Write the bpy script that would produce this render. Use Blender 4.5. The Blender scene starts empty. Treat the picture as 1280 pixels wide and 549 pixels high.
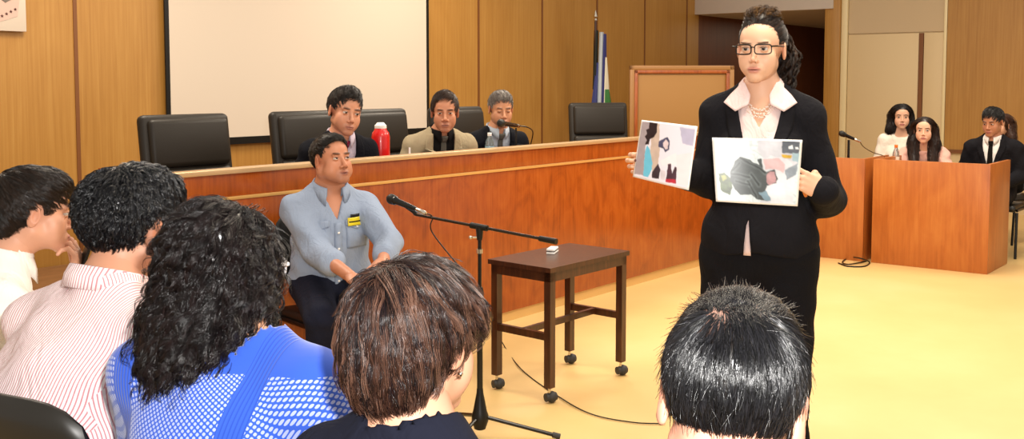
import bpy, bmesh, math, random
import numpy as np
from mathutils import Vector, Matrix, Euler

# ------------------------------------------------------------------ camera
SC = bpy.context.scene
COL = SC.collection
F = 1320.0; CX = 640.0; YH = 104.0; EYE = 1.52
PIT = math.atan(.07); YP = YH + F*math.tan(PIT); YAW = math.radians(37.9)
FH = np.array([math.cos(YAW), math.sin(YAW), 0.]); RT = np.array([math.sin(YAW), -math.cos(YAW), 0.])
FW = math.cos(PIT)*FH + np.array([0, 0, -math.sin(PIT)]); UP = np.cross(RT, FW)
CAM = np.array([0, 0, EYE])
def ray(x, y): return FW + RT*(x-CX)/F + UP*(YP-y)/F
def onz(x, y, z=0.): d = ray(x, y); return CAM + d*(z-EYE)/d[2]
def onY(x, y, Y): d = ray(x, y); return CAM + d*Y/d[1]
def onX(x, y, X): d = ray(x, y); return CAM + d*X/d[0]
def dep(x, y, D): return CAM + ray(x, y)*D

cd = bpy.data.cameras.new('camera'); cam = bpy.data.objects.new('camera', cd); COL.objects.link(cam)
cam.matrix_world = Matrix(((RT[0], UP[0], -FW[0], CAM[0]), (RT[1], UP[1], -FW[1], CAM[1]), (RT[2], UP[2], -FW[2], CAM[2]), (0, 0, 0, 1)))
cd.sensor_fit = 'HORIZONTAL'; cd.sensor_width = 36; cd.lens = F/1280*36
cd.shift_x = 0; cd.shift_y = -(274.5-YP)/1280; cd.clip_start = .02
SC.camera = cam
SC.view_settings.view_transform = 'Standard'; SC.view_settings.look = 'None'
SC.view_settings.exposure = -0.03; SC.view_settings.gamma = 1; SC.view_settings.use_curve_mapping = False

# ------------------------------------------------------------------ light
W = bpy.data.worlds.new('world'); SC.world = W; W.use_nodes = True
W.node_tree.nodes['Background'].inputs[0].default_value = (1.0, .90, .78, 1)
W.node_tree.nodes['Background'].inputs[1].default_value = .80
def area(name, loc, size, power, col, rot=(0, 0, 0), sy=None):
    l = bpy.data.lights.new(name, 'AREA'); l.energy = power; l.color = col; l.size = size
    if sy: l.shape = 'RECTANGLE'; l.size_y = sy
    o = bpy.data.objects.new(name, l); COL.objects.link(o); o.location = loc; o.rotation_euler = rot
    return o
for i, (x, y) in enumerate([(3.2, 1.2), (6.2, 1.0), (3.6, 5.4), (7.2, 5.4), (9.4, 2.4), (6.4, 3.2)]):
    area('ceiling_light', (x, y, 3.35), 1.2, 78, (1.0, .87, .70), (0, 0, 0), 1.2)
area('corridor_fill', (15.2, 6.0, 2.42), .6, 16, (1.0, .84, .62), (0, 0, 0), .6)  # added fill with no seen fixture, lifts the corridor walls and soffit underside
fl = area('camera_flash', tuple(CAM + RT*.10 + UP*.17 + FW*.02), .07, 78, (1.0, .97, .93))
fl.matrix_world = Matrix.Translation(fl.location) @ Matrix(((RT[0], UP[0], -FW[0]), (RT[1], UP[1], -FW[1]), (RT[2], UP[2], -FW[2]))).to_4x4()

# ------------------------------------------------------------------ materials
def lin(h):
    if isinstance(h, str):
        h = h.lstrip('#'); c = [int(h[i:i+2], 16)/255 for i in (0, 2, 4)]
    else: c = h
    return tuple(((v+.055)/1.055)**2.4 if v > .04045 else v/12.92 for v in c)
MATS = {}
def mat(name, col, rough=.5, metal=0., spec=.5, coat=0., trans=0., sheen=0., vcol=False, sss=0.):
    if name in MATS: return MATS[name]
    m = bpy.data.materials.new(name); m.use_nodes = True; MATS[name] = m
    b = m.node_tree.nodes['Principled BSDF']
    b.inputs['Base Color'].default_value = (*lin(col), 1); b.inputs['Roughness'].default_value = rough
    b.inputs['Metallic'].default_value = metal; b.inputs['Specular IOR Level'].default_value = spec
    b.inputs['Coat Weight'].default_value = coat; b.inputs['Transmission Weight'].default_value = trans
    b.inputs['Sheen Weight'].default_value = sheen
    if sss: b.inputs['Subsurface Weight'].default_value = sss; b.inputs['Subsurface Radius'].default_value = (.012, .005, .003); b.inputs['Subsurface Scale'].default_value = 1
    if vcol:
        a = m.node_tree.nodes.new('ShaderNodeAttribute'); a.attribute_name = 'Col'
        m.node_tree.links.new(a.outputs['Color'], b.inputs['Base Color'])
    return m
class G:
    """small node helper"""
    def __init__(s, m): s.t = m.node_tree; s.b = s.t.nodes['Principled BSDF']
    def n(s, typ, **kw):
        o = s.t.nodes.new(typ)
        for k, v in kw.items():
            if k in o.inputs: o.inputs[k].default_value = v
            else: setattr(o, k, v)
        return o
    def l(s, a, b): s.t.links.new(a, b)
    def coord(s, scale=(1, 1, 1), kind='Object', rot=(0, 0, 0)):
        c = s.n('ShaderNodeTexCoord'); mp = s.n('ShaderNodeMapping'); mp.inputs['Scale'].default_value = scale; mp.inputs['Rotation'].default_value = rot
        s.l(c.outputs[kind], mp.inputs[0]); return mp.outputs[0]
    def noise(s, vec, scale=1., detail=4., rough=.5, dist=0.):
        o = s.n('ShaderNodeTexNoise'); o.inputs['Scale'].default_value = scale; o.inputs['Detail'].default_value = detail
        o.inputs['Roughness'].default_value = rough; o.inputs['Distortion'].default_value = dist
        s.l(vec, o.inputs['Vector']); return o.outputs['Fac']
    def ramp(s, fac, stops):
        o = s.n('ShaderNodeValToRGB'); e = o.color_ramp.elements
        while len(e) < len(stops): e.new(.5)
        for q, (p, c) in zip(e, stops): q.position = p; q.color = (*lin(c), 1)
        s.l(fac, o.inputs[0]); return o.outputs[0]
    def mix(s, fac, a, b, mode='MIX'):
        o = s.n('ShaderNodeMix'); o.data_type = 'RGBA'; o.blend_type = mode
        for sock, v in ((o.inputs[0], fac), (o.inputs[6], a), (o.inputs[7], b)):
            if isinstance(v, (int, float)): sock.default_value = v
            elif isinstance(v, (str, tuple)): sock.default_value = (*lin(v), 1)
            else: s.l(v, sock)
        return o.outputs[2]
    def math(s, op, a, b=None, c=None):
        o = s.n('ShaderNodeMath'); o.operation = op
        for i, v in enumerate((a, b, c)):
            if v is None: continue
            if isinstance(v, (int, float)): o.inputs[i].default_value = v
            else: s.l(v, o.inputs[i])
        return o.outputs[0]
    def sep(s, vec):
        o = s.n('ShaderNodeSeparateXYZ'); s.l(vec, o.inputs[0]); return o.outputs
    def bump(s, h, strength=.3, dist=.01):
        o = s.n('ShaderNodeBump'); o.inputs['Strength'].default_value = strength; o.inputs['Distance'].default_value = dist
        s.l(h, o.inputs['Height']); s.l(o.outputs[0], s.b.inputs['Normal'])
    def base(s, c): s.l(c, s.b.inputs['Base Color'])

def wood(name, c0, c1, c2, grain=(22, 22, 1.1), rough=.35, blotch=1.3, spec=.5, rot=(0, 0, 0), fig=.35):
    if name in MATS: return MATS[name]
    m = mat(name, c1, rough, spec=spec); g = G(m)
    f = g.noise(g.coord(grain, rot=rot), 1.6, 6, .6, .5)
    b = g.noise(g.coord((blotch, blotch, blotch*.55), rot=rot), 2.2, 4, .55, 1.2)
    t = g.math('ADD', g.math('MULTIPLY', f, 1-fig), g.math('MULTIPLY', b, fig))
    g.base(g.ramp(t, [(.33, c0), (.5, c1), (.68, c2)]))
    g.bump(f, .06, .002)
    return m
M_WALL = wood('wall_veneer', '#9d6d2c', '#a97936', '#b48642', (30, 30, .7), .42, .6, fig=.35)
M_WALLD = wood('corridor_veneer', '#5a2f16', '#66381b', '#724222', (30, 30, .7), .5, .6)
M_BENCH = wood('cherry_veneer', '#7c3606', '#97460c', '#a8561a', (40, 40, 1.6), .26, 3.2, fig=.55)
M_DESK = wood('desk_veneer', '#98501c', '#ad6227', '#ba7233', (26, 26, 1.2), .36, 1.6, fig=.5)
M_DARKW = wood('dark_table_wood', '#2c140a', '#3f2010', '#573019', (40, 40, 3), .28, 3)
M_FRAME = wood('frame_wood', '#8a3f10', '#a8541b', '#bd6a28', (20, 20, 3), .35, 3)
M_FLOOR = mat('vinyl_floor', '#e2bd7c', .38, spec=.4)
g = G(M_FLOOR); g.base(g.ramp(g.noise(g.coord((1, 1, 1)), .9, 6, .6), [(.3, '#d6b273'), (.5, '#dbb97b'), (.7, '#e0c086')]))
M_CREAM = mat('cream_paint', '#d3b98c', .5); M_CREAM2 = mat('cream_paint_panel', '#c3ab86', .5)
M_PLINTH = mat('plinth_laminate', '#cfa665', .45)
M_TRIMD = mat('joint_strip', '#74441a', .5); M_TRIML = mat('light_trim', '#e2cfa0', .35)
M_RAIL = mat('bench_rail_metal', '#c8a67c', .3, metal=.45)
M_BRASS = mat('brass_strip', '#d9a760', .32, metal=.4)
M_BLK = mat('black_plastic', '#100e0b', .42, spec=.3); M_BLKM = mat('black_metal', '#131210', .25, metal=.3)
M_LEATHER = mat('black_leather', '#241e17', .45, spec=.3)
g = G(M_LEATHER); g.bump(g.noise(g.coord((1, 1, 1)), 160, 3), .12, .003)
M_CHROME = mat('chrome', '#cfc8bb', .18, metal=1.); M_RUB = mat('rubber', '#2b2927', .6)
M_WHITE = mat('white_paper', '#eeebe6', .5); M_GREYC = mat('soffit_paint', '#c4b8ab', .7)
M_SCREEN = mat('screen_cloth', '#cfc0ae', .6)
M_RED = mat('red_plastic', '#cc1414', .28, coat=.3)
M_V = mat('vertex_print', '#ffffff', .35, vcol=True)
M_SKIN = mat('skin', '#d8a080', .45, spec=.35, vcol=True, sss=.0)
M_EYE = mat('eye', '#ffffff', .12, vcol=True)
M_HAIR = mat('hair', '#111111', .36, spec=.45, vcol=True)
M_HAIRG = mat('hair_glossy', '#111111', .27, spec=.6, vcol=True)

# ------------------------------------------------------------------ object helpers
def put(o, parent=None, mt=None):
    COL.objects.link(o)
    if parent is not None: o.parent = parent
    if mt is not None: o.data.materials.append(mt)
    return o
def thing(name, label, cat, loc=(0, 0, 0), rz=0., group=None):
    o = bpy.data.objects.new(name, None); COL.objects.link(o); o.empty_display_size = .1
    o.location = tuple(loc); o.rotation_euler = (0, 0, rz); o['label'] = label; o['category'] = cat
    if group: o['group'] = group
    return o
def tag(o, label, cat, group=None):
    o['label'] = label; o['category'] = cat
    if group: o['group'] = group
    return o
def struct(o): o['kind'] = 'structure'; return o
class MB:
    """collects shapes into one bmesh"""
    def __init__(s): s.bm = bmesh.new()
    def box(s, a, b, bev=0., rot=None, piv=None, seg=2):
        v = [s.bm.verts.new(((a[0], b[0])[i & 1], (a[1], b[1])[i >> 1 & 1], (a[2], b[2])[i >> 2 & 1])) for i in range(8)]
        fs = [s.bm.faces.new([v[i] for i in q]) for q in ((0, 2, 3, 1), (4, 5, 7, 6), (0, 1, 5, 4), (2, 6, 7, 3), (0, 4, 6, 2), (1, 3, 7, 5))]
        if bev:
            r = bmesh.ops.bevel(s.bm, geom=list({e for f in fs for e in f.edges}), offset=bev, segments=seg, affect='EDGES', profile=.5)
            v = list({x for f in r['faces'] for x in f.verts} | {x for x in v if x.is_valid})
        if rot is not None:
            bmesh.ops.rotate(s.bm, verts=[x for x in v if x.is_valid], cent=piv or (0, 0, 0), matrix=rot)
        return s
    def tube(s, pts, r, n=10, cap=True):
        pts = [Vector(p) for p in pts]; rs = r if isinstance(r, (list, tuple)) else [r]*len(pts)
        rings = []; up = None
        for i, p in enumerate(pts):
            t = (pts[min(i+1, len(pts)-1)]-pts[max(i-1, 0)])
            if t.length < 1e-9: t = Vector((0, 0, 1))
            t.normalize()
            if up is None: up = t.orthogonal().normalized()
            up = (up - t*up.dot(t)); up = up.normalized() if up.length > 1e-6 else t.orthogonal().normalized()
            w = t.cross(up)
            rings.append([s.bm.verts.new(p+(up*math.cos(a)+w*math.sin(a))*rs[i]) for a in [2*math.pi*k/n for k in range(n)]])
        for A, B in zip(rings, rings[1:]):
            for k in range(n): s.bm.faces.new((A[k], A[(k+1) % n], B[(k+1) % n], B[k]))
        if cap: s.bm.faces.new(rings[0][::-1]); s.bm.faces.new(rings[-1])
        return s
    def lathe(s, prof, c=(0, 0, 0), n=24, axis=None):
        """prof: (r, h) pairs along axis from c"""
        ax = Vector(axis or (0, 0, 1)).normalized(); c = Vector(c)
        return s.tube([c+ax*h+ax*1e-5*i for i, (r, h) in enumerate(prof)], [max(r, 1e-4) for r, h in prof], n)
    def prism(s, poly, d):
        """poly: 3D points, extruded by vector d"""
        A = [s.bm.verts.new(p) for p in poly]; B = [s.bm.verts.new(tuple(np.array(p)+np.array(d))) for p in poly]
        s.bm.faces.new(A); s.bm.faces.new(B[::-1]); n = len(A)
        for k in range(n): s.bm.faces.new((A[(k+1) % n], A[k], B[k], B[(k+1) % n]))
        return s
    def sphere(s, c, r, n=16):
        m = Matrix.Translation(c) @ Matrix.Diagonal((*((r, r, r) if not isinstance(r, tuple) else r), 1))
        bmesh.ops.create_uvsphere(s.bm, u_segments=n, v_segments=max(6, n//2+2), radius=1, matrix=m); return s
    def build(s, name, mt, parent=None, smooth=True):
        bmesh.ops.recalc_face_normals(s.bm, faces=s.bm.faces)
        me = bpy.data.meshes.new(name); s.bm.to_mesh(me); s.bm.free()
        if smooth:
            me.polygons.foreach_set('use_smooth', [True]*len(me.polygons))
            try: me.set_sharp_from_angle(angle=.6)
            except Exception: pass
        return put(bpy.data.objects.new(name, me), parent, mt)
def npmesh(name, V, Q, mt, parent=None, C=None, smooth=True):
    """V (n,3); Q (m,4) quads"""
    me = bpy.data.meshes.new(name); V = np.asarray(V, np.float32); Q = np.asarray(Q, np.int32)
    me.vertices.add(len(V)); me.vertices.foreach_set('co', V.ravel())
    k = Q.shape[1]; me.loops.add(Q.size); me.loops.foreach_set('vertex_index', Q.ravel())
    me.polygons.add(len(Q)); me.polygons.foreach_set('loop_start', np.arange(0, Q.size, k, dtype=np.int32))
    if smooth: me.polygons.foreach_set('use_smooth', np.ones(len(Q), bool))
    if C is not None:
        C = np.asarray(C, np.float32); C4 = np.ones((len(V), 4), np.float32); C4[:, :3] = C
        a = me.color_attributes.new('Col', 'FLOAT_COLOR', 'POINT'); a.data.foreach_set('color', C4.ravel())
    me.update(calc_edges=True); me.validate()
    return put(bpy.data.objects.new(name, me), parent, mt)
def joinm(parts):
    V = []; Q = []; C = []; n = 0
    for v, q, c in parts:
        V.append(v); Q.append(q+n); C.append(c); n += len(v)
    return np.concatenate(V), np.concatenate(Q), np.concatenate(C)

# ------------------------------------------------------------------ implicit surfaces
def smin(a, b, k):
    if k <= 0: return np.minimum(a, b)
    h = np.clip(.5+.5*(b-a)/k, 0, 1); return b+(a-b)*h-k*h*(1-h)
def rotm(x=0, y=0, z=0): return np.array(Euler((math.radians(x), math.radians(y), math.radians(z))).to_matrix())
def A3(v): return np.array(v, float)
class El:
    def __init__(s, c, r, k=.012, R=None, col=None, sub=False, half=None, tg=''):
        s.c = A3(c); s.r = A3(r); s.k = k; s.R = R; s.col = col; s.sub = sub; s.half = half; s.tg = tg
    def d(s, p):
        q = p-s.c; z = q[:, 2]
        if s.R is not None: q = q@s.R
        a = np.sqrt(((q/s.r)**2).sum(1))+1e-9; b = np.sqrt(((q/s.r**2)**2).sum(1))+1e-9
        d = a*(a-1)/b
        if s.half: d = np.maximum(d, s.half[0]*(z-s.half[1]))
        return d
class Cp:
    """tapered capsule, optionally elliptical in section (flat = radius factor along 'side' normal)"""
    def __init__(s, a, b, ra, rb, k=.02, flat=None, side=None, col=None, tg='', sub=False):
        s.a = A3(a); s.b = A3(b); s.ra = ra; s.rb = rb; s.k = k; s.flat = flat; s.side = side; s.col = col; s.tg = tg; s.sub = sub
    def d(s, p):
        ab = s.b-s.a; L2 = ab@ab+1e-12; q = p-s.a; t = np.clip(q@ab/L2, 0, 1); w = q-t[:, None]*ab; r = s.ra+(s.rb-s.ra)*t
        if s.flat is None: return np.sqrt((w**2).sum(1))-r
        n = A3(s.side); u = w@n; e = w-u[:, None]*n
        m = np.sqrt((e**2).sum(1)+(u/s.flat)**2); return (m-r)*min(1., s.flat)
class Grp:
    def __init__(s, prims, R=None, t=(0, 0, 0), sc=1., k=.02, tg=''):
        s.P = prims; s.R = np.eye(3) if R is None else R; s.t = A3(t); s.sc = sc; s.k = k; s.col = None; s.sub = False; s.tg = tg
    def loc(s, p): return ((p-s.t)@s.R)/s.sc
    def wor(s, q): return (A3(q)*s.sc)@s.R.T+s.t
    def d(s, p): return fold(s.P, s.loc(p))*s.sc
def fold(prims, p):
    d = None
    for q in prims:
        e = q.d(p)
        if d is None: d = e
        elif q.sub: d = -smin(-d, e, q.k)
        else: d = smin(d, e, q.k)
    return d
def colors(prims, p, base, sig=.0012):
    """colour of the nearest coloured prim, over base"""
    C = np.tile(A3(base), (len(p), 1))
    def rec(ps, pts):
        for q in ps:
            if isinstance(q, Grp): rec(q.P, q.loc(pts))
            elif q.col is not None:
                w = 1/(1+np.exp(np.clip((q.d(pts)-.0012)/sig, -30, 30)))
                w = w[:, None]*(q.col[3] if len(q.col) > 3 else 1.); C[:] = C*(1-w)+A3(q.col[:3])*w
    rec(prims, p); return C
def surf(f, lo, hi, h, base=8):
    """surface nets with a coarse culling pass. f: (n,3)->(n,)"""
    lo = A3(lo); hi = A3(hi); nb = np.maximum(1, np.ceil((hi-lo)/(h*base)).astype(int)); n = nb*base
    cc = np.stack(np.meshgrid(*[(np.arange(nb[i])+.5)*h*base+lo[i] for i in range(3)], indexing='ij'), -1).reshape(-1, 3)
    cv = f(cc); hit = (np.abs(cv) < h*base*1.25).reshape(nb)
    D = np.repeat(np.repeat(np.repeat(cv.reshape(nb), base, 0), base, 1), base, 2).astype(np.float32)
    mask = np.repeat(np.repeat(np.repeat(hit, base, 0), base, 1), base, 2)
    idx = np.argwhere(mask)
    if len(idx) == 0: return np.zeros((0, 3)), np.zeros((0, 4), int)
    out = np.empty(len(idx), np.float32)
    for i in range(0, len(idx), 400000): out[i:i+400000] = f(lo+idx[i:i+400000]*h)
    D[mask] = out
    s = D < 0
    cnt = np.zeros(np.array(D.shape)-1, np.int8)
    for dx in (0, 1):
        for dy in (0, 1):
            for dz in (0, 1): cnt += s[dx:dx+cnt.shape[0], dy:dy+cnt.shape[1], dz:dz+cnt.shape[2]]
    act = (cnt > 0) & (cnt < 8); cells = np.argwhere(act)
    vid = -np.ones(act.shape, np.int64); vid[act] = np.arange(len(cells))
    cor = np.array([(i, j, k) for i in (0, 1) for j in (0, 1) for k in (0, 1)])
    val = np.stack([D[cells[:, 0]+c[0], cells[:, 1]+c[1], cells[:, 2]+c[2]] for c in cor], 1)
    acc = np.zeros((len(cells), 3)); num = np.zeros(len(cells))
    for a in range(8):
        for b in range(a+1, 8):
            if np.abs(cor[a]-cor[b]).sum() != 1: continue
            va, vb = val[:, a], val[:, b]; m = (va < 0) != (vb < 0)
            t = np.where(m, va/np.where(m, va-vb, 1), 0)
            acc += np.where(m[:, None], cor[a]+(cor[b]-cor[a])*t[:, None], 0); num += m
    V = lo+(cells+acc/num[:, None])*h
    Q = []
    for ax in range(3):
        o1, o2 = [(1, 2), (2, 0), (0, 1)][ax]
        A = s; sl0 = [slice(None)]*3; sl1 = [slice(None)]*3; sl0[ax] = slice(0, -1); sl1[ax] = slice(1, None)
        a0 = A[tuple(sl0)]; a1 = A[tuple(sl1)]; e = np.argwhere(a0 != a1)
        e = e[(e[:, o1] > 0) & (e[:, o2] > 0) & (e[:, o1] < act.shape[o1]) & (e[:, o2] < act.shape[o2])]
        if len(e) == 0: continue
        ins = a0[e[:, 0], e[:, 1], e[:, 2]]
        u = np.zeros(3, int); u[o1] = 1; v = np.zeros(3, int); v[o2] = 1
        q = np.stack([vid[tuple((e-u-v).T)], vid[tuple((e-v).T)], vid[tuple(e.T)], vid[tuple((e-u).T)]], 1)
        q = np.where(ins[:, None], q, q[:, ::-1]); q = q[(q >= 0).all(1)]; Q.append(q)
    return V, np.concatenate(Q)
def grad(f, p, e=.002):
    g_ = np.stack([f(p+A3(v)*e)-f(p-A3(v)*e) for v in ((1, 0, 0), (0, 1, 0), (0, 0, 1))], 1)
    return g_/(np.linalg.norm(g_, axis=1, keepdims=True)+1e-9)
def nrm(v): return v/(np.linalg.norm(v, axis=-1, keepdims=True)+1e-9)
def bounds(prims, pad=.06):
    pts = []
    def rec(ps, fn):
        for q in ps:
            if isinstance(q, Grp): rec(q.P, lambda x, q=q, fn=fn: fn(q.wor(x)))
            elif getattr(q, 'sub', False): continue
            elif isinstance(q, El):
                for c in [(i, j, k) for i in (-1, 1) for j in (-1, 1) for k in (-1, 1)]: pts.append(fn(q.c+A3(c)*(q.r if q.R is None else q.r.max())))
            else:
                r = max(q.ra, q.rb)*max(1, q.flat or 1)
                for a in (q.a, q.b):
                    for c in (-1, 1): pts.append(fn(a+c*r))
    rec(prims, lambda x: A3(x)); P = np.array(pts); return P.min(0)-pad, P.max(0)+pad

# ------------------------------------------------------------------ strands of hair
def tubes(P, rad, sides=3):
    """P (N,K,3) polylines; rad (N,) or (N,K) -> verts, quads"""
    N, K, _ = P.shape; T = nrm(np.gradient(P, axis=1)); ref = np.zeros_like(T); ref[..., 2] = 1
    ref[np.abs(T[..., 2]) > .9] = (1, 0, 0)
    U = nrm(np.cross(T, ref)); Wd = np.cross(T, U)
    if np.ndim(rad) == 1: rad = rad[:, None]*np.linspace(1, .25, K)[None]**.6
    V = np.stack([P+(U*math.cos(a)+Wd*math.sin(a))*rad[..., None] for a in [2*math.pi*i/sides for i in range(sides)]], 2)
    i = np.arange(N*K*sides).reshape(N, K, sides); n1 = np.roll(i, -1, 2)
    Q = np.stack([i[:, :-1], n1[:, :-1], n1[:, 1:], i[:, 1:]], -1).reshape(-1, 4)
    return V.reshape(-1, 3), Q
def hair(f, V, flow, N, G_, L, K, rad, lift=.15, droop=0., curl=0., freq=1., clump=.5, jit=.15, cols=('#0b0908',), seed=0, hug=.0, keep=None, hugk=.6, Lf=None, fuzz=.0):
    """strands rooted on surface verts V of field f following flow(p, n)"""
    rg = np.random.default_rng(seed)
    if keep is not None: V = V[keep(V)]
    gi = rg.choice(len(V), min(G_, len(V)), replace=False); p = V[gi].copy(); n = grad(f, p); Gn = len(p)
    T = nrm(flow(p, n)+lift*n+rg.normal(0, jit, p.shape)); path = [p.copy()]; LL = L*rg.uniform(.7, 1.15, Gn)
    if Lf is not None: LL = LL*Lf(p)
    st = (LL/(K-1))[:, None]; root = p.copy(); ph = rg.uniform(0, 6.28, Gn)
    for k in range(1, K):
        n = grad(f, p)
        T = nrm(T*.6+flow(p, n)*.4*(1-0)+A3((0, 0, -droop))+rg.normal(0, jit*.3, p.shape)); p = p+T*st
        d = f(p); target = hug+lift*st[:, 0]*k*.4
        p = p+n*((target-d)*hugk)[:, None]*(d < target+.05)[:, None]; path.append(p.copy())
    Gp = np.stack(path, 1)
    if curl:
        t = nrm(np.gradient(Gp, axis=1)); n = grad(f, Gp.reshape(-1, 3)).reshape(Gp.shape); b = nrm(np.cross(t, n)); kk = np.arange(K)[None]
        fr = freq*rg.uniform(.75, 1.3, Gn)[:, None]; am = (curl*np.minimum(1, kk/(K*.3)))*rg.uniform(.6, 1.3, Gn)[:, None]
        Gp = Gp+b*(np.sin(ph[:, None]+fr*kk)*am)[..., None]+n*((np.cos(ph[:, None]+fr*kk)+.6)*am*.7)[..., None]
    ri = rg.choice(len(V), N); R = V[ri]+rg.normal(0, .0012, (N, 3)); own = np.empty(N, int)
    for i in range(0, N, 2000): own[i:i+2000] = ((R[i:i+2000, None]-root[None])**2).sum(2).argmin(1)
    kk = np.linspace(0, 1, K)[None, :, None]
    P = Gp[own]+(R-root[own])[:, None]*(1-clump*kk**.8)+rg.normal(0, 1, (N, 1, 3))*fuzz*kk*L
    vv, q = tubes(P, rad*rg.uniform(.6, 1.3, N)); C = np.array([lin(c) for c in cols])
    gc = rg.integers(0, len(cols), Gn); mixr = rg.random(N) < .35; ci = np.where(mixr, rg.integers(0, len(cols), N), gc[own])
    return vv, q, np.repeat(C[ci]*rg.uniform(.75, 1.25, (N, 1)), K*3, 0)

# ------------------------------------------------------------------ people
def sgn(i): return (-1, 1)[i]
def head_prims(skin, lip, brow, fem=False, fat=0., stub=None, open_eye=.0, nose=1., browz=.021, jaw=1.0, nail=None):
    j = (.78 if fem else 1.)*jaw; P = []; n_ = .8 if fem else 1.
    sk = None
    P.append(El((0, -.016, .03), (.0725 if fem else .074, .094, .084)))
    P.append(El((0, .03, .032), (.063, .056, .06), .02))
    P.append(El((0, .033, -.035), (.053 if fem else .056+fat*.6, .056, .07), .02))
    for s in (-1, 1):
        P.append(Cp((s*(.048*j+fat), .0, -.052), (s*.014*j, .074, -.097), .018+fat, .0155+fat*.6, .02))
        P.append(El((s*.042, .056, -.026), (.017+fat*.8, .019, .018), .02))
        P.append(El((s*.034, .052, -.052), (.024, .024, .026), .03))
        if fat: P.append(El((s*.043, .045, -.06), (.022+fat, .026, .028), .02))
    P.append(El((0, .078, -.098+(.006 if fem else 0)), (.02*j, .016, .016), .014))
    P.append(El((0, .078, -.072), (.03, .02, .02), .012))
    for s in (-1, 1):
        P.append(El((s*.027, .079-(.003 if fem else 0), .016), (.022, .010, .009), .012))
    for s in (-1, 1):
        P.append(El((s*.032, .0935, -.001), (.018, .012-(.002 if fem else 0), .0115), .01, sub=True))
    n = nose*(.88 if fem else 1.); nd = .004 if fem else 0.
    P.append(Cp((0, .082, .006), (0, .104-nd, -.034), .0066*n, .0095*n, .010))
    P.append(El((0, .1045-nd, -.037), (.0095*n, .009, .008), .006))
    for s in (-1, 1):
        P.append(El((s*.0125*n, .0955, -.042), (.0075*n, .0095, .0065), .006))
        P.append(El((s*.007*n, .102, -.0475), (.0035, .0045, .003), .002, sub=True, col=(*[c*.35 for c in skin], .8)))
    # lips
    P.append(El((0, .0935, -.0672), (.0205, .0085, .0048 if fem else .0042), .004, col=lip))
    P.append(El((0, .0925, -.0765), (.0165, .0092, .0058 if fem else .0048), .004, col=lip))
    P.append(El((0, .1025, -.0715), (.024, .0075, .0012), .002, sub=True, col=tuple(c*.35 for c in lip)))
    # eyelids
    for s in (-1, 1):
        P.append(El((s*.031, .0775, 0), (.0142, .0142, .0142), .003, half=(-1, (.0040 if fem else .0026)-open_eye)))
        P.append(El((s*.031, .0775, 0), (.0138, .0138, .0138), .003, half=(1, -.0040)))
        if brow is not None: P.append(El((s*.031, .0865, browz), (.019, .009, .0032 if fem else .0042), .003, R=rotm(0, -s*-6*-1, 0), col=brow))
        P.append(El((s*.031, .0915, (.0044 if fem else .0031)-open_eye), (.013, .004, .0017), .001, col=(.015, .01, .008)))
    # ears
    for s in (-1, 1):
        P.append(El((s*.078, -.006, -.008), (.0075, .0175, .031), .006, R=rotm(-10, 0, s*-22)))
        P.append(El((s*.0865, .0, -.006), (.006, .010, .018), .004, sub=True, R=rotm(-10, 0, s*-22)))
    if stub is not None:
        P.append(El((0, .05, -.09), (.05, .055, .032), .0, col=(*stub, .55)))
        P[-1].d = (lambda d0: (lambda p: d0(p)+0))(P[-1].d)
    return P
STUBK = 0
def hand_prims(curl=(25, 35, 25), spread=1., mir=1, nail=None, thumb=(.35, .55), curls=None, sc=1.):
    """wrist at origin, fingers +X, thumb side +Y*mir, back of hand +Z"""
    P = [El((.04, 0, 0), (.05, .038, .0145), .01), El((.02, 0, 0), (.034, .03, .018), .012), Cp((-.03, 0, 0), (.01, 0, 0), .026, .026, .014, flat=.78, side=(0, 0, 1))]
    for i in range(4):
        y = (.029, .0095, -.0095, -.027)[i]; ln = (.072, .08, .074, .058)[i]; fa = (5, 1.5, -2, -7)[i]*spread
        c = (curls[i] if curls else curl); a = 0; p = A3((.084-.006*abs(i-1), y, 0)); r = (.0088, .0088, .0084, .0074)[i]
        P.append(Cp((.03, y*.8, 0), p, .011, r+.001, .008))
        for jn, (f_, c_) in enumerate(zip((.45, .3, .25), c)):
            a += math.radians(c_); d = A3((math.cos(a)*math.cos(math.radians(fa)), math.sin(math.radians(fa)), -math.sin(a))); q = p+d*ln*f_
            P.append(Cp(p, q, r, r*.9, .003)); up = A3((math.sin(a), 0, math.cos(a)))
            if jn == 2 and nail: P.append(El(q+up*r*.62+d*.002, (.0058, .0052, .0042), .001, R=rotm(0, math.degrees(a), 0), col=nail))
            p = q; r *= .9
    P.append(Cp((.012, .022, -.006), (.045, .046, -.014), .015, .0115, .012)); t2 = A3((.045+.03*thumb[1], .046+.03*thumb[0], -.018))
    P.append(Cp((.045, .046, -.014), t2, .0108, .0098, .004)); t3 = t2+A3((.022, .004*thumb[0], -.006)); P.append(Cp(t2, t3, .0098, .0082, .003))
    if mir < 0:
        for q in P:
            if isinstance(q, El): q.c = q.c*A3((1, -1, 1))
            else: q.a = q.a*A3((1, -1, 1)); q.b = q.b*A3((1, -1, 1))
    return P
def basis(x, z):
    x = nrm(A3(x)); z = A3(z); z = nrm(z-x*(z@x)); y = np.cross(z, x); return np.stack([x, y, z], 1)
def wrinkle(p, amp, fq, ph=0.):
    if amp == 0: return 0.
    x, y, z = p[:, 0], p[:, 1], p[:, 2]
    w = np.sin(fq*(.7*x+1.6*z+.5*y)+2.2*np.sin(fq*.45*(x-.6*z)+ph))+.6*np.sin(fq*1.7*(z*.9-x*.8+y*.6)+1.7*np.sin(fq*.5*z+ph*2))
    return amp*.6*w
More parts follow.
